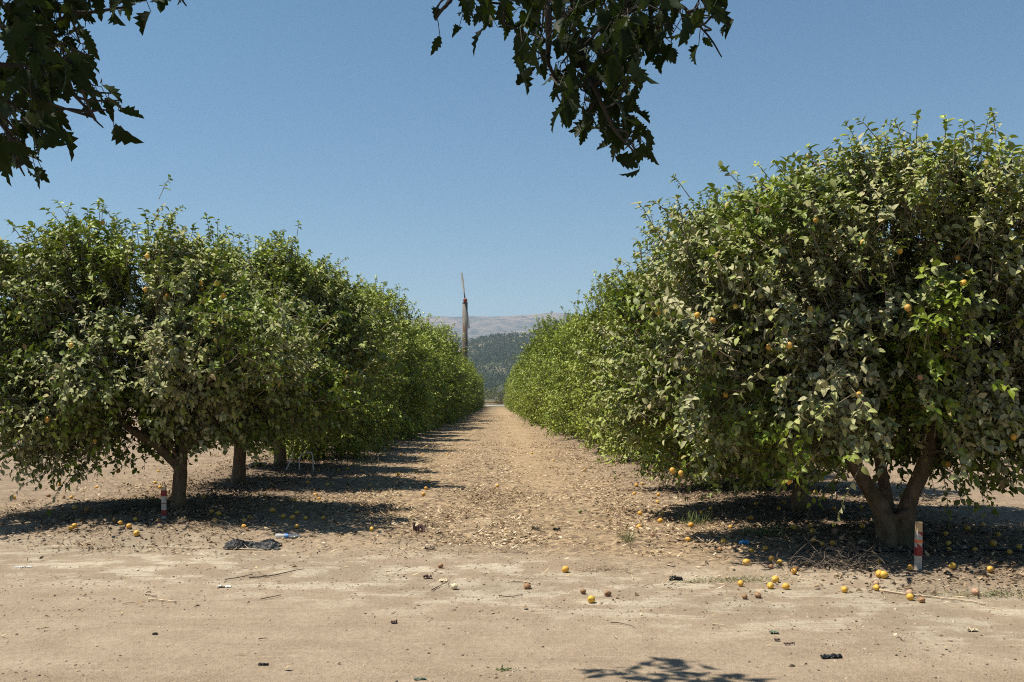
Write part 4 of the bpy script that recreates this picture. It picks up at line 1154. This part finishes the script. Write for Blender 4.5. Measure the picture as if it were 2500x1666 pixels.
# ------------------------------------------------------------------ wind machine
def rust_material():
    m, nt, out = mat('rusty_steel'); n = N(nt)
    co = n.new('ShaderNodeTexCoord').outputs['Object']
    a = n.noise(n.mapping(co, scale=(2.0, 2.0, 0.45)), 1.6, 6, 0.65)
    b = n.noise(co, 6, 5)
    c = n.mix(n.rng(a, 0.47, 0.58, 0, 1, True), (0.15, 0.145, 0.13), (0.105, 0.055, 0.03))
    c = n.mix(n.rng(b, 0.45, 0.75, 0, 0.5), c, (0.18, 0.15, 0.115))
    bs = n.bsdf(c, 0.75, n.bump(b, 0.3, 0.01), 0.3)
    nt.links.new(bs.outputs[0], out.inputs[0]); return m


YW = 112.0
tp0 = at_depth(1135.5, 741, YW); wx, wy, wz = tp0
wm = empty('wind_machine', (wx, wy, 0.05))
tag(wm, 'rusty wind machine tower with a pale propeller blade rising above the left tree row', 'wind machine')
H_ = wz - 0.05
V, F = tube([(0, 0, -0.1), (0, 0, H_ * 0.5), (0, 0, H_)], [0.31, 0.30, 0.29], 20); link('tower', Acc().faces(V, F).mesh('tower', rust_material()), wm)
V, F = tube([(0, 0, H_), (0, 0, H_ + 0.10)], 0.31, 20); link('tower_collar', Acc().faces(V, F).mesh('tower_collar', simple('dark_steel', (0.06, 0.045, 0.04), 0.6, 0.4)), wm)
red = simple('red_gearbox_paint', (0.20, 0.055, 0.04), 0.7, 0.3, 0.3, 3)
V, F = tube([(0.02, -0.5, H_ + .28), (0.02, -0.42, H_ + .3), (0.02, 0.12, H_ + .33), (0.02, 0.34, H_ + .35)], [0.09, 0.24, 0.25, 0.12], 14)
acc = Acc().faces(V, F); V, F = tube([(0, 0, H_ + .08), (0, 0, H_ + .30)], [0.16, 0.19], 12); acc.faces(V, F)
link('gearbox', acc.mesh('gearbox', red), wm)
bm_ = simple('faded_white_blade', (0.66, 0.67, 0.64), 0.55, 0.4, 0.12, 2)
hub = np.array([0.0, 0.45, H_ + 0.36])
tipp = at_depth(1126.5, 666, YW + 0.5) - np.array([wx, wy, 0.05])
dirb = unit(tipp - hub)
for sgn in (1, -1):
    ln = np.linalg.norm(tipp - hub); d = dirb * sgn
    s_ = np.cross(d, [0, 1.0, 0]); s_ /= np.linalg.norm(s_)
    acc = Acc(); ring = []; ts = [0.30, 0.42, 0.6, 0.8, 1.0]; wd = [0.08, 0.13, 0.15, 0.14, 0.12]
    V = []
    for t, w in zip(ts, wd):
        tw = 0.5 - 0.35 * t
        a_ = s_ * math.cos(tw) + np.array([0, 1.0, 0]) * math.sin(tw); b_ = np.cross(d, a_)
        c_ = hub + d * ln * t
        V += [c_ + a_ * w, c_ + b_ * 0.03, c_ - a_ * w, c_ - b_ * 0.03]
    F = [(0, 1, 2, 3), (16, 19, 18, 17)]
    for i in range(4):
        for j in range(4): F.append((i * 4 + j, i * 4 + 4 + j, i * 4 + 4 + (j + 1) % 4, i * 4 + (j + 1) % 4))
    acc.faces(V, F)
    bl = link('blade', acc.mesh('blade', bm_, False), wm)
    V, F = tube([hub, hub + d * ln * 0.33], [0.085, 0.065], 10)
    link('blade_root', Acc().faces(V, F).mesh('blade_root', simple('dark_iron', (0.07, 0.06, 0.055), 0.6, 0.4)), bl)

# ------------------------------------------------------------------ the far end of the alley
def line_pipe(name, y_, z, r, x0, x1, m, label, cat):
    xs_ = np.linspace(x0, x1, 24)
    P = np.stack([xs_, y_ + 0.15 * np.sin(xs_ * 0.7), z + 0.02 * np.sin(xs_ * 1.3)], 1); o = P[12].copy()
    V, F = tube(P - o, r, 10)
    return tag(link(name, Acc().faces(V, F).mesh(name, m), None, o), label, cat)


line_pipe('irrigation_pipe', 182, 0.20, 0.11, -14, 14, simple('white_pipe', (0.74, 0.72, 0.68), 0.5, 0.4, 0.08), 'thick white pipe lying across the far end of the alley', 'pipe')
rail = empty('pipe_rail', (0, 215, 0.05)); tag(rail, 'thin rusty pipe rail on short posts beyond the white pipe', 'rail')
mr = simple('rust', (0.22, 0.10, 0.06), 0.8, 0.2, 0.2, 2)
V, F = tube(np.stack([np.linspace(-14, 14, 12), np.zeros(12), np.full(12, 0.62)], 1), 0.09, 8); link('rail', Acc().faces(V, F).mesh('rail', mr), rail)
for xx in (-11.5, -7, -2.8, 3.4, 7.5, 12):
    V, F = tube([(xx, 0, -0.05), (xx, 0, 0.60)], 0.06, 8); link('post', Acc().faces(V, F).mesh('post', mr), rail)
M['shrub'] = leaf_material('olive_shrub_leaf', (0.12, 0.125, 0.05), (0.22, 0.22, 0.10), False, 0.15)


def shrub(x, y_, w, h, n, seed, label, group=None, m='shrub', name='shrub', cat='shrub', leaf=0.28):
    g_ = np.random.default_rng(seed)
    root = empty(name, (x, y_, 0.0)); tag(root, label, cat, group)
    c = unit(g_.normal(size=(40, 3))) * (0.45 + 0.5 * g_.random((40, 1))) * np.array([w, w * 0.8, h * 0.5]) + np.array([0, 0, h * 0.52])
    P = c[g_.integers(0, 40, n)] + g_.normal(size=(n, 3)) * np.array([w, w, h * 0.6]) * 0.14
    P[:, 2] = np.maximum(P[:, 2], 0.05)
    D = unit(P - np.array([0, 0, h * 0.35]) + g_.normal(size=(n, 3)) * w * 0.4)
    L = leaf * (0.6 + 0.8 * g_.random(n))
    V, lo, sz, kk = leaf_batch(P, D, g_.normal(size=(n, 3)) * 0.6 + np.array([0, 0, 1.0]), L, L * 0.5, 0.3 * np.ones(n), 0.3 * np.ones(n), 'lite')
    col = np.stack([g_.random(n) * 0.9, g_.random(n) * 0.4, g_.random(n), np.ones(n)], 1)
    link('foliage', Acc().add(V, lo, sz, np.repeat(col, kk, axis=0)).mesh('foliage', M[m]), root)
    acc = Acc()
    for i in range(6):
        V, F = tube([(0.1 * w * math.cos(i), 0.1 * w * math.sin(i), 0), tuple(c[i] * 0.7)], [0.05 * h / 3, 0.02 * h / 3], 6); acc.faces(V, F)
    link('stem', acc.mesh('stem', M['greybark']), root)
    return root


BG = 'shrubs beyond the end of the alley'
ps = at_depth(1219, 960, 245)
shrub(ps[0], 245, 4.6, 4.6, 2600, 1, 'olive-grey rounded shrub filling the gap at the far end of the alley', BG)
for i, (dx, w, h, lb) in enumerate(((-11, 5, 4.2, 'low olive-grey shrub left of the rounded one beyond the alley'), (10.5, 5, 4.4, 'low olive-grey shrub right of the rounded one beyond the alley'))):
    shrub(ps[0] + dx, 248 + i, w, h, 1800, 5 + i, lb, BG)

# ------------------------------------------------------------------ hills
def hill_material(name, a, b, c_, scale, dark, darkamt):
    m, nt, out = mat(name); n = N(nt)
    pos = n.new('ShaderNodeNewGeometry').outputs['Position']
    big = n.noise(pos, scale, 5, 0.6); mid = n.noise(pos, scale * 5, 5, 0.65)
    c = n.mix(n.rng(big, 0.38, 0.62, 0, 1, True), a, b)
    c = n.mix(n.rng(mid, 0.48, 0.60, 0, 0.9, True), c, c_)
    dots = n.rng(n.vor(pos, scale * 22), 0.42, 0.22, 0, 1, True)
    c = n.mix(n.math('MULTIPLY', n.math('MULTIPLY', dots, n.rng(mid, 0.35, 0.55)), darkamt), c, dark)
    bs = n.bsdf(c, 0.95, None, 0.05)
    nt.links.new(bs.outputs[0], out.inputs[0]); return m


def crest_far(az):       # photo row of the far ridge for a photo column
    return np.interp(az, [-900, 300, 1000, 1030, 1110, 1200, 1250, 1300, 1340, 1420, 1700, 2600, 3400], [800, 790, 778, 777, 780, 779, 776, 771, 767, 765, 772, 785, 800])


def crest_mid(az):
    return np.interp(az, [-900, 300, 900, 1060, 1108, 1140, 1183, 1212, 1247, 1285, 1328, 1400, 1800, 2600, 3400], [925, 900, 858, 842, 838, 836, 829, 823, 819.5, 820, 816, 812, 830, 880, 920])


def hill(name, y0, y1, y2, crest, m, nx_, ny_, amp, noise_s, seed, xr=1.0):
    azs = np.concatenate([np.linspace(-1400, 950, nx_ // 4), np.linspace(955, 1400, nx_ // 2), np.linspace(1420, 3900, nx_ // 4)])
    ys_ = np.linspace(y0, y2, ny_)
    A, Y = np.meshgrid(azs, ys_)
    X = np.array([ray(a, 833)[0] for a in azs])[None] * Y
    zc = np.array([(ray(a, c)[2]) for a, c in zip(azs, crest(azs))])[None] * y1 + 1.6
    t = np.clip((Y - y0) / (y1 - y0), 0, 1); f = t ** 1.25
    back = sstep(0, 1, (Y - y1) / (y2 - y1)); f = f * (1 - 0.6 * back)
    Z = zc * f + amp * f * (vn(X / noise_s, Y / noise_s, seed) + 0.5 * vn(X / noise_s * 2.3, Y / noise_s * 2.3, seed + 1)) * (0.25 + 0.75 * sstep(0, 0.5, 1 - t)) - 3 * (1 - sstep(0, .1, t))
    i = np.arange(A.size).reshape(A.shape)
    q_ = np.stack([i[:-1, :-1], i[:-1, 1:], i[1:, 1:], i[1:, :-1]], -1).reshape(-1)
    me_ = make_mesh(name, np.stack([X, Y, Z], -1).reshape(-1, 3), q_, np.full(len(q_) // 4, 4), m)
    o = link(name, me_); tag(o, kind='structure')
    return X, Y, Z, zc


hill('far_hills', 3600, 6200, 7200, crest_far, hill_material('dry_hillside', (0.14, 0.125, 0.09), (0.27, 0.195, 0.135), (0.06, 0.065, 0.04), 0.0026, (0.03, 0.035, 0.02), 1.0), 520, 120, 190, 420, 3)
XM, YM, ZM, ZC = hill('near_hill', 1000, 1750, 2200, crest_mid, hill_material('wooded_hillside', (0.10, 0.105, 0.05), (0.21, 0.175, 0.115), (0.08, 0.095, 0.045), 0.006, (0.035, 0.05, 0.025), 0.6), 240, 60, 14, 130, 7)

# woods: crowns by the hundred over the near hill, built as small tufts of leafy faces
M['wood'] = leaf_material('far_wood_leaf', (0.05, 0.068, 0.024), (0.10, 0.125, 0.045), False, 0.1)
g = np.random.default_rng(77)
tufts = []
ay = np.array([(j, i) for j in range(2, 52) for i in range(62, 178)])
sel = ay[g.permutation(len(ay))]
nT = 0
VV, LL, SZ, CC = [], [], [], []; off = 0
for j, i in list(sel) * 1:
    if nT > 3300: break
    x_, y_, z_ = XM[j, i], YM[j, i], ZM[j, i]
    if y_ > 1770: continue
    dens = 0.68 + 1.5 * float(vn(x_ / 60, y_ / 60, 81)) + 0.5 * float(vn(x_ / 20, y_ / 20, 82))
    if g.random() > dens: continue
    x_ += g.normal() * 1.5; y_ += g.normal() * 6
    h_ = 5 + 4 * g.random(); w_ = 3.0 + 2.2 * g.random()
    if y_ < 1330: h_ *= 1.7; w_ *= 1.2
    n__ = 26
    P = unit(g.normal(size=(n__, 3))) * np.array([w_, w_, h_ * 0.5]) * (0.5 + 0.5 * g.random((n__, 1))) + np.array([x_, y_, z_ + h_ * 0.5])
    D = g.normal(size=(n__, 3)); L = np.full(n__, 2.6) * (0.6 + 0.7 * g.random(n__))
    V, lo, sz, kk = leaf_batch(P, D, g.normal(size=(n__, 3)) * 0.5 + np.array([0, 0, 1.0]), L, L * 0.7, 0.2 * np.ones(n__), 0.2 * np.ones(n__), 'lite')
    tone = np.clip(0.45 + 0.16 * g.normal(), 0, .94)
    c_ = np.stack([np.clip(tone + 0.15 * g.normal(size=n__), 0, .94), np.full(n__, 0.35 * g.random()), np.full(n__, .5), np.ones(n__)], 1)
    VV.append(V); LL.append(lo + off); SZ.append(sz); CC.append(np.repeat(c_, kk, axis=0)); off += len(V); nT += 1
wd_ = make_mesh('wood', np.concatenate(VV), np.concatenate(LL), np.concatenate(SZ), M['wood'], True, np.concatenate(CC))
tag(link('wood', wd_), 'blue-green wood covering the near hill behind the orchard', 'wood', kind='stuff')


def far_tree(px, py_top, y_, w, h, seed, label):
    p = at_depth(px, py_top, y_)
    r_ = shrub(p[0], y_, w, h, 700, seed, label, 'lone trees on the near hill', 'wood', 'oak_tree', 'tree', 2.2)
    r_.location.z = p[2] - h
    for ch in r_.children:
        if ch.name.startswith('foliage'): ch.name = 'crown'
        if ch.name.startswith('stem'): ch.name = 'trunk'


far_tree(1312, 807, 1755, 7.5, 17, 91, 'dark lone oak on the right end of the near hill crest')
far_tree(1119, 828, 1700, 8.5, 18, 92, 'dark clump of trees on the near hill just left of the wind machine tower')
far_tree(1245, 817, 1745, 5, 9, 93, 'rounded tree standing out on the middle of the near hill crest')

# little white building at the foot of the hill
pw = at_depth(1221, 953, 900)
hb = empty('white_shed', (pw[0], 900, pw[2] - 2.0)); tag(hb, 'tiny white gabled building at the foot of the wooded hill above the shrub', 'building')
acc = Acc(); a_, b_, h_ = 3.2, 4.5, 4.2
V = [(-a_, -b_, 0), (a_, -b_, 0), (a_, b_, 0), (-a_, b_, 0), (-a_, -b_, h_), (a_, -b_, h_), (a_, b_, h_), (-a_, b_, h_), (0, -b_, h_ + 2.2), (0, b_, h_ + 2.2)]
acc.faces(V, [(0, 1, 5, 8, 4), (2, 3, 7, 9, 6), (0, 4, 7, 3), (1, 2, 6, 5)])
link('wall', acc.mesh('wall', simple('white_render', (0.72, 0.70, 0.66), 0.8, 0.2, 0.05), False), hb)
acc = Acc(); e = 0.35
for sg in (-1, 1):
    V = [(sg * (a_ + e), -b_ - e, h_ - 0.2), (sg * (a_ + e), b_ + e, h_ - 0.2), (0, b_ + e, h_ + 2.28), (0, -b_ - e, h_ + 2.28)]
    V = V + [(x_, y_, z_ + 0.15) for x_, y_, z_ in V]
    acc.faces(V, [(0, 1, 2, 3), (7, 6, 5, 4), (0, 4, 5, 1), (1, 5, 6, 2), (2, 6, 7, 3), (3, 7, 4, 0)])
link('roof', acc.mesh('roof', simple('pale_roof', (0.55, 0.53, 0.50), 0.7, 0.2, 0.1), False), hb)

# ------------------------------------------------------------------ the broad-leaved tree that overhangs the camera
oak = empty('overhanging_tree', (-3.6, -2.6, 0.0))
tag(oak, 'broad tree with dark toothed leaves whose boughs hang into the top of the photo', 'tree')
O = np.array([-3.6, -2.6, 0.0])
acc = Acc()
TR = [([(0, 0, -0.2), (0.05, 0, 0.8), (0.15, 0.1, 2.4), (0.35, 0.4, 4.2)], [0.42, 0.30, 0.26, 0.22]),
      ([(0.3, 0.3, 3.8), (1.0, 1.6, 5.2), (2.2, 3.6, 5.9), (3.4, 5.6, 5.7), (4.3, 6.4, 5.3)], [0.17, 0.13, 0.10, 0.06, 0.03]),
      ([(0.3, 0.3, 4.0), (0.5, 2.0, 5.3), (0.9, 4.0, 5.5), (1.3, 5.6, 4.9)], [0.15, 0.11, 0.08, 0.04]),
      ([(0.3, 0.3, 4.0), (-0.9, 1.0, 5.4), (-2.2, 2.6, 6.2)], [0.14, 0.10, 0.04]),
      ([(0.3, 0.3, 3.9), (1.6, -0.2, 5.4), (3.6, 0.6, 6.4)], [0.14, 0.10, 0.04])]
for pts, rads in TR:
    P = smooth_path(pts, 5); V, F = tube(P, np.interp(np.linspace(0, 1, len(P)), np.linspace(0, 1, len(rads)), rads), 12, wob=0.08, seed=2); acc.faces(V, F)
link('trunk', acc.mesh('trunk', M['greybark']), oak)

g = np.random.default_rng(404)


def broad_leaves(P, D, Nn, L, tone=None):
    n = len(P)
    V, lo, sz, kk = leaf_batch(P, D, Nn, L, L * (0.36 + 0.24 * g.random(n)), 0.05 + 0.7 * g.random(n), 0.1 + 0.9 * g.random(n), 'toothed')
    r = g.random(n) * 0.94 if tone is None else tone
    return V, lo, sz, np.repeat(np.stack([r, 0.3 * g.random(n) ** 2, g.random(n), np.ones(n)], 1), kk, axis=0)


def bough(stems, clusters, y_, name='branch'):
    """stems: photo polylines (points, depth, radii); clusters: photo centre, spread, number of leaves"""
    sacc = Acc(); lacc = Acc(); nodes = []
    for pts, dep, rads in stems:
        P = np.array([at_depth(px, py, dep + dy) for px, py, dy in pts]) - O
        P = smooth_path(P, 6)
        V, F = tube(P, np.interp(np.linspace(0, 1, len(P)), np.linspace(0, 1, len(rads)), rads), 8, wob=0.2, seed=int(pts[0][0]) % 97)
        sacc.faces(V, F); nodes += [q for q in P[2:]]
    nodes = np.array(nodes)
    for px, py, sx, sy, n, lean in clusters:
        dep = y_ + 0.22 * g.normal()
        c = at_depth(px, py - 38, dep) - O
        u = 0.00103 * dep
        dd = (nodes - c - np.array([0, 0, 0.05])) * np.array([1.0, 0.35, 1.0]); j = int(np.argmin(np.linalg.norm(dd, axis=1)))
        b = c + np.array([0, 0, 0.03])
        P = smooth_path([nodes[j], (nodes[j] + b) / 2 + g.normal(size=3) * 0.015, b], 4)
        if np.linalg.norm(dd[j]) < 0.17:
            V, F = tube(P, np.linspace(0.0045, 0.0025, len(P)), 5); sacc.faces(V, F)
        n = int(math.ceil(n * 1.4)) if n > 2 else n
        off_ = np.stack([g.normal(size=n) * sx * u * .42, g.normal(size=n) * 0.07, g.normal(size=n) * sy * u * .42], 1)
        base = c + off_
        D = np.stack([lean + 0.55 * g.normal(size=n), 0.5 * g.normal(size=n), -0.75 + 0.45 * g.normal(size=n)], 1)
        Nn = np.stack([0.6 * g.normal(size=n), -0.7 + 0.6 * g.normal(size=n), 0.5 + 0.6 * g.normal(size=n)], 1)
        L = 0.040 + 0.056 * g.random(n)
        base = base - unit(D) * (L * 0.5)[:, None]
        V, lo, sz, col = broad_leaves(base, D, Nn, L); lacc.add(V, lo, sz, col)
        for q in range(n):                                           # leaf stalks
            st = P[-1] * 0.4 + base[q] * 0.6 + np.array([0, 0, 0.02])
            V, F = tube([P[-1], st, base[q]], [0.0016, 0.0014, 0.0012], 4, cap=False); sacc.faces(V, F)
    st_ = link(name, sacc.mesh(name, M['oakbark']), oak)
    link('foliage', lacc.mesh('foliage', M['oakleaf']), st_)


bough([([(1240, -230, 1.0), (1300, -90, .5), (1332, 0, 0), (1340, 100, 0), (1338, 150, 0), (1358, 195, 0)], 3.1, [0.03, 0.02, 0.012, 0.009, 0.007, 0.004]),
       ([(1300, -90, .5), (1350, 0, 0), (1380, 40, 0), (1412, 95, .05), (1430, 170, .05), (1455, 220, 0), (1490, 300, 0), (1515, 335, 0), (1555, 378, 0)], 3.1, [0.02, 0.012, 0.010, 0.009, 0.009, 0.008, 0.006, 0.005, 0.003]),
       ([(1330, -110, .4), (1560, -40, .1), (1610, 0, 0), (1665, 15, 0), (1700, 55, 0), (1735, 95, 0), (1762, 140, 0)], 3.2, [0.02, 0.012, 0.008, 0.006, 0.004, 0.003, 0.002]),
       ([(1560, -40, .1), (1556, 15, 0), (1572, 45, 0)], 3.2, [0.012, 0.008, 0.005]),
       ([(1240, -230, 1.0), (1130, -60, .3), (1100, 0, 0), (1078, 25, 0), (1063, 50, 0)], 3.1, [0.02, 0.012, 0.007, 0.005, 0.003]),
       ([(1130, -60, .3), (1222, 0, 0), (1232, 55, 0), (1262, 70, 0)], 3.1, [0.012, 0.006, 0.004, 0.003])],
      [(1062, 95, 14, 30, 2, 0), (1135, 30, 40, 22, 7, 0), (1145, 70, 26, 26, 5, .1), (1180, 20, 24, 20, 4, .2), (1205, 55, 8, 20, 1, 0), (1240, 95, 14, 28, 2, .1),
       (1265, 10, 26, 18, 4, 0), (1300, 25, 22, 30, 4, 0), (1292, 85, 26, 24, 6, .2), (1325, 55, 24, 40, 5, .2), (1275, 170, 16, 40, 5, 0), (1290, 215, 8, 22, 2, -.1),
       (1315, 170, 22, 40, 5, .2), (1350, 30, 30, 25, 5, 0), (1385, 25, 34, 26, 7, 0), (1440, 35, 40, 30, 10, 0), (1500, 25, 40, 28, 10, 0), (1560, 30, 40, 28, 9, 0), (1620, 30, 36, 28, 7, 0),
       (1400, 90, 34, 30, 7, 0), (1460, 95, 40, 30, 9, 0), (1530, 90, 40, 30, 10, 0), (1590, 85, 36, 30, 9, 0), (1640, 75, 26, 30, 5, .1), (1665, 95, 10, 20, 2, .1),
       (1500, 140, 34, 26, 7, 0), (1560, 140, 36, 26, 8, 0), (1610, 130, 30, 26, 6, .1), (1645, 140, 14, 18, 2, 0), (1590, 175, 26, 20, 4, .1), (1545, 185, 20, 22, 3, 0), (1395, 160, 30, 34, 7, 0),
       (1440, 170, 34, 28, 7, 0), (1480, 190, 30, 26, 5, 0), (1370, 215, 26, 26, 5, 0), (1420, 225, 34, 28, 8, 0), (1475, 235, 34, 24, 8, .2), (1520, 235, 28, 18, 5, .7), (1550, 240, 10, 8, 1, .9),
       (1365, 275, 14, 30, 3, -.1), (1372, 315, 8, 24, 2, -.1), (1390, 290, 20, 22, 4, 0), (1430, 285, 32, 26, 7, 0), (1480, 285, 32, 26, 7, 0), (1525, 280, 18, 22, 3, .2), (1435, 335, 16, 28, 4, 0),
       (1470, 335, 22, 24, 5, 0), (1510, 330, 24, 24, 5, .2), (1560, 330, 18, 8, 2, 1.0), (1545, 365, 26, 18, 5, .5), (1510, 370, 24, 20, 4, 0), (1490, 395, 10, 26, 2, -.1), (1530, 395, 22, 26, 5, 0),
       (1572, 372, 14, 12, 2, .5), (1548, 420, 10, 20, 2, .1), (1715, 45, 12, 22, 1, 0), (1748, 48, 22, 18, 3, .6), (1765, 70, 14, 14, 2, .7), (1752, 102, 16, 14, 2, .4), (1702, 82, 6, 20, 2, 0),
       (1738, 100, 6, 20, 2, .3), (1765, 135, 4, 10, 1, .2), (1715, 122, 4, 14, 1, .1)], 3.15)
bough([([(-420, -190, .9), (-200, -40, .2), (0, 60, 0), (40, 140, 0), (75, 190, 0), (150, 195, 0), (225, 285, 0), (252, 312, 0)], 2.9, [0.03, 0.018, 0.010, 0.007, 0.005, 0.004, 0.003, 0.002]),
       ([(-420, -190, .9), (-60, -60, .2), (100, -10, 0), (180, 30, 0), (290, 20, 0), (330, 10, 0)], 2.9, [0.03, 0.016, 0.010, 0.007, 0.004, 0.003]),
       ([(-200, -40, .2), (-60, 120, 0), (0, 158, 0), (60, 160, 0), (110, 185, 0)], 2.9, [0.018, 0.012, 0.008, 0.005, 0.003]),
       ([(-60, 120, 0), (-20, 260, 0), (20, 330, 0), (40, 390, 0), (60, 430, 0)], 2.9, [0.010, 0.007, 0.005, 0.004, 0.002]),
       ([(-60, -60, .2), (330, -60, 0), (420, -25, 0), (455, 15, 0)], 2.9, [0.012, 0.008, 0.005, 0.002])],
      [(20, 20, 50, 26, 9, 0), (90, 20, 44, 26, 9, 0), (160, 25, 44, 30, 9, 0), (230, 30, 40, 32, 8, 0), (290, 25, 34, 28, 7, 0), (325, 30, 14, 30, 3, 0), (175, 70, 26, 26, 5, 0), (215, 75, 22, 24, 4, 0),
       (135, 85, 14, 30, 3, 0), (60, 75, 34, 30, 7, 0), (20, 90, 30, 30, 6, 0), (90, 110, 26, 28, 5, 0), (60, 140, 34, 26, 6, 0), (120, 140, 18, 22, 3, .3), (40, 180, 40, 26, 7, 0), (90, 190, 34, 24, 6, .3),
       (150, 172, 24, 16, 4, .7), (195, 168, 18, 12, 3, .8), (215, 205, 26, 18, 4, .8), (180, 225, 30, 22, 6, .4), (20, 235, 30, 28, 6, 0), (65, 235, 32, 28, 6, 0), (110, 230, 30, 28, 6, .2), (150, 255, 24, 18, 4, .4),
       (100, 268, 18, 16, 3, .3), (195, 285, 12, 26, 2, 0), (225, 268, 20, 14, 3, .6), (245, 262, 10, 6, 1, 1.0), (270, 290, 12, 4, 1, 1.2), (290, 307, 14, 5, 1, 1.3), (275, 332, 14, 18, 1, .7),
       (30, 300, 34, 24, 6, 0), (75, 300, 34, 24, 6, .2), (110, 305, 18, 16, 3, .5), (60, 335, 34, 24, 6, .2), (105, 345, 22, 20, 4, .2), (30, 360, 26, 24, 4, 0), (75, 370, 26, 22, 4, .3), (15, 395, 14, 22, 2, .3),
       (55, 415, 24, 22, 4, .3), (35, 430, 10, 16, 2, .2), (68, 440, 14, 16, 3, .4), (410, 15, 20, 26, 2, 0), (388, 28, 12, 20, 1, -.3), (440, 10, 14, 18, 1, .7), (395, 45, 8, 20, 1, 0)], 2.95)

# the crown above and behind: keeps the boughs in shade and throws the leaf shadows on the road
cc = []
for _ in range(220):
    cc.append((-4.2 + 6.6 * g.random(), -4.5 + 9.2 * g.random(), 4.7 + 2.6 * g.random()))
cc = np.array(cc); n = 13000
P = cc[g.integers(0, len(cc), n)] + g.normal(size=(n, 3)) * 0.34
P = P[P[:, 2] > 1.6 + 0.44 * np.maximum(P[:, 1], 0) + 0.7]
xp = np.array([project(p_)[0] if p_[1] > 0.3 else 0 for p_ in P])
extra = []
for px, py, k_ in ((1645, 1625, 9), (1600, 1627, 6), (1690, 1624, 5), (1500, 1645, 7), (1545, 1655, 8), (1690, 1650, 9), (1720, 1660, 8), (1640, 1664, 7), (1800, 1658, 8), (1850, 1656, 5), (1760, 1668, 8), (1480, 1640, 4)):
    gp = ground(px, py); t_ = (4.55 - gp[2]) / SUNV[2]
    extra.append(gp + SUNV * t_ + g.normal(size=(k_, 3)) * np.array([0.07, 0.03, 0.10]))
E = np.concatenate(extra)
P = np.vstack([P[P[:, 1] < 4.7], E]); n = len(P)
D = g.normal(size=(n, 3)); D[:, 2] = -np.abs(D[:, 2]) * 0.6
V, lo, sz, col = broad_leaves(P - O, D, g.normal(size=(n, 3)) * 0.5 + np.array([0, 0, 1.0]), 0.10 + 0.07 * g.random(n))
acc = Acc().add(V, lo, sz, col)
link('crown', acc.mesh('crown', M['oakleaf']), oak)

# ------------------------------------------------------------------ the air
mh, nt, out = mat('haze'); n_ = N(nt)
pv = n_.new('ShaderNodeVolumePrincipled'); pv.inputs['Color'].default_value = (0.60, 0.76, 1.0, 1); pv.inputs['Density'].default_value = 0.000115
pv.inputs['Anisotropy'].default_value = 0.0
nt.links.new(pv.outputs[0], out.inputs['Volume']); mh.cycles.volume_sampling = 'DISTANCE'
acc = box(Acc(), -9900, 9900, -900, 9900, -25, 560)
hz = link('haze', acc.mesh('haze', mh, False)); tag(hz, 'pale blue haze in the air between the orchard and the far hills', 'haze', kind='stuff')
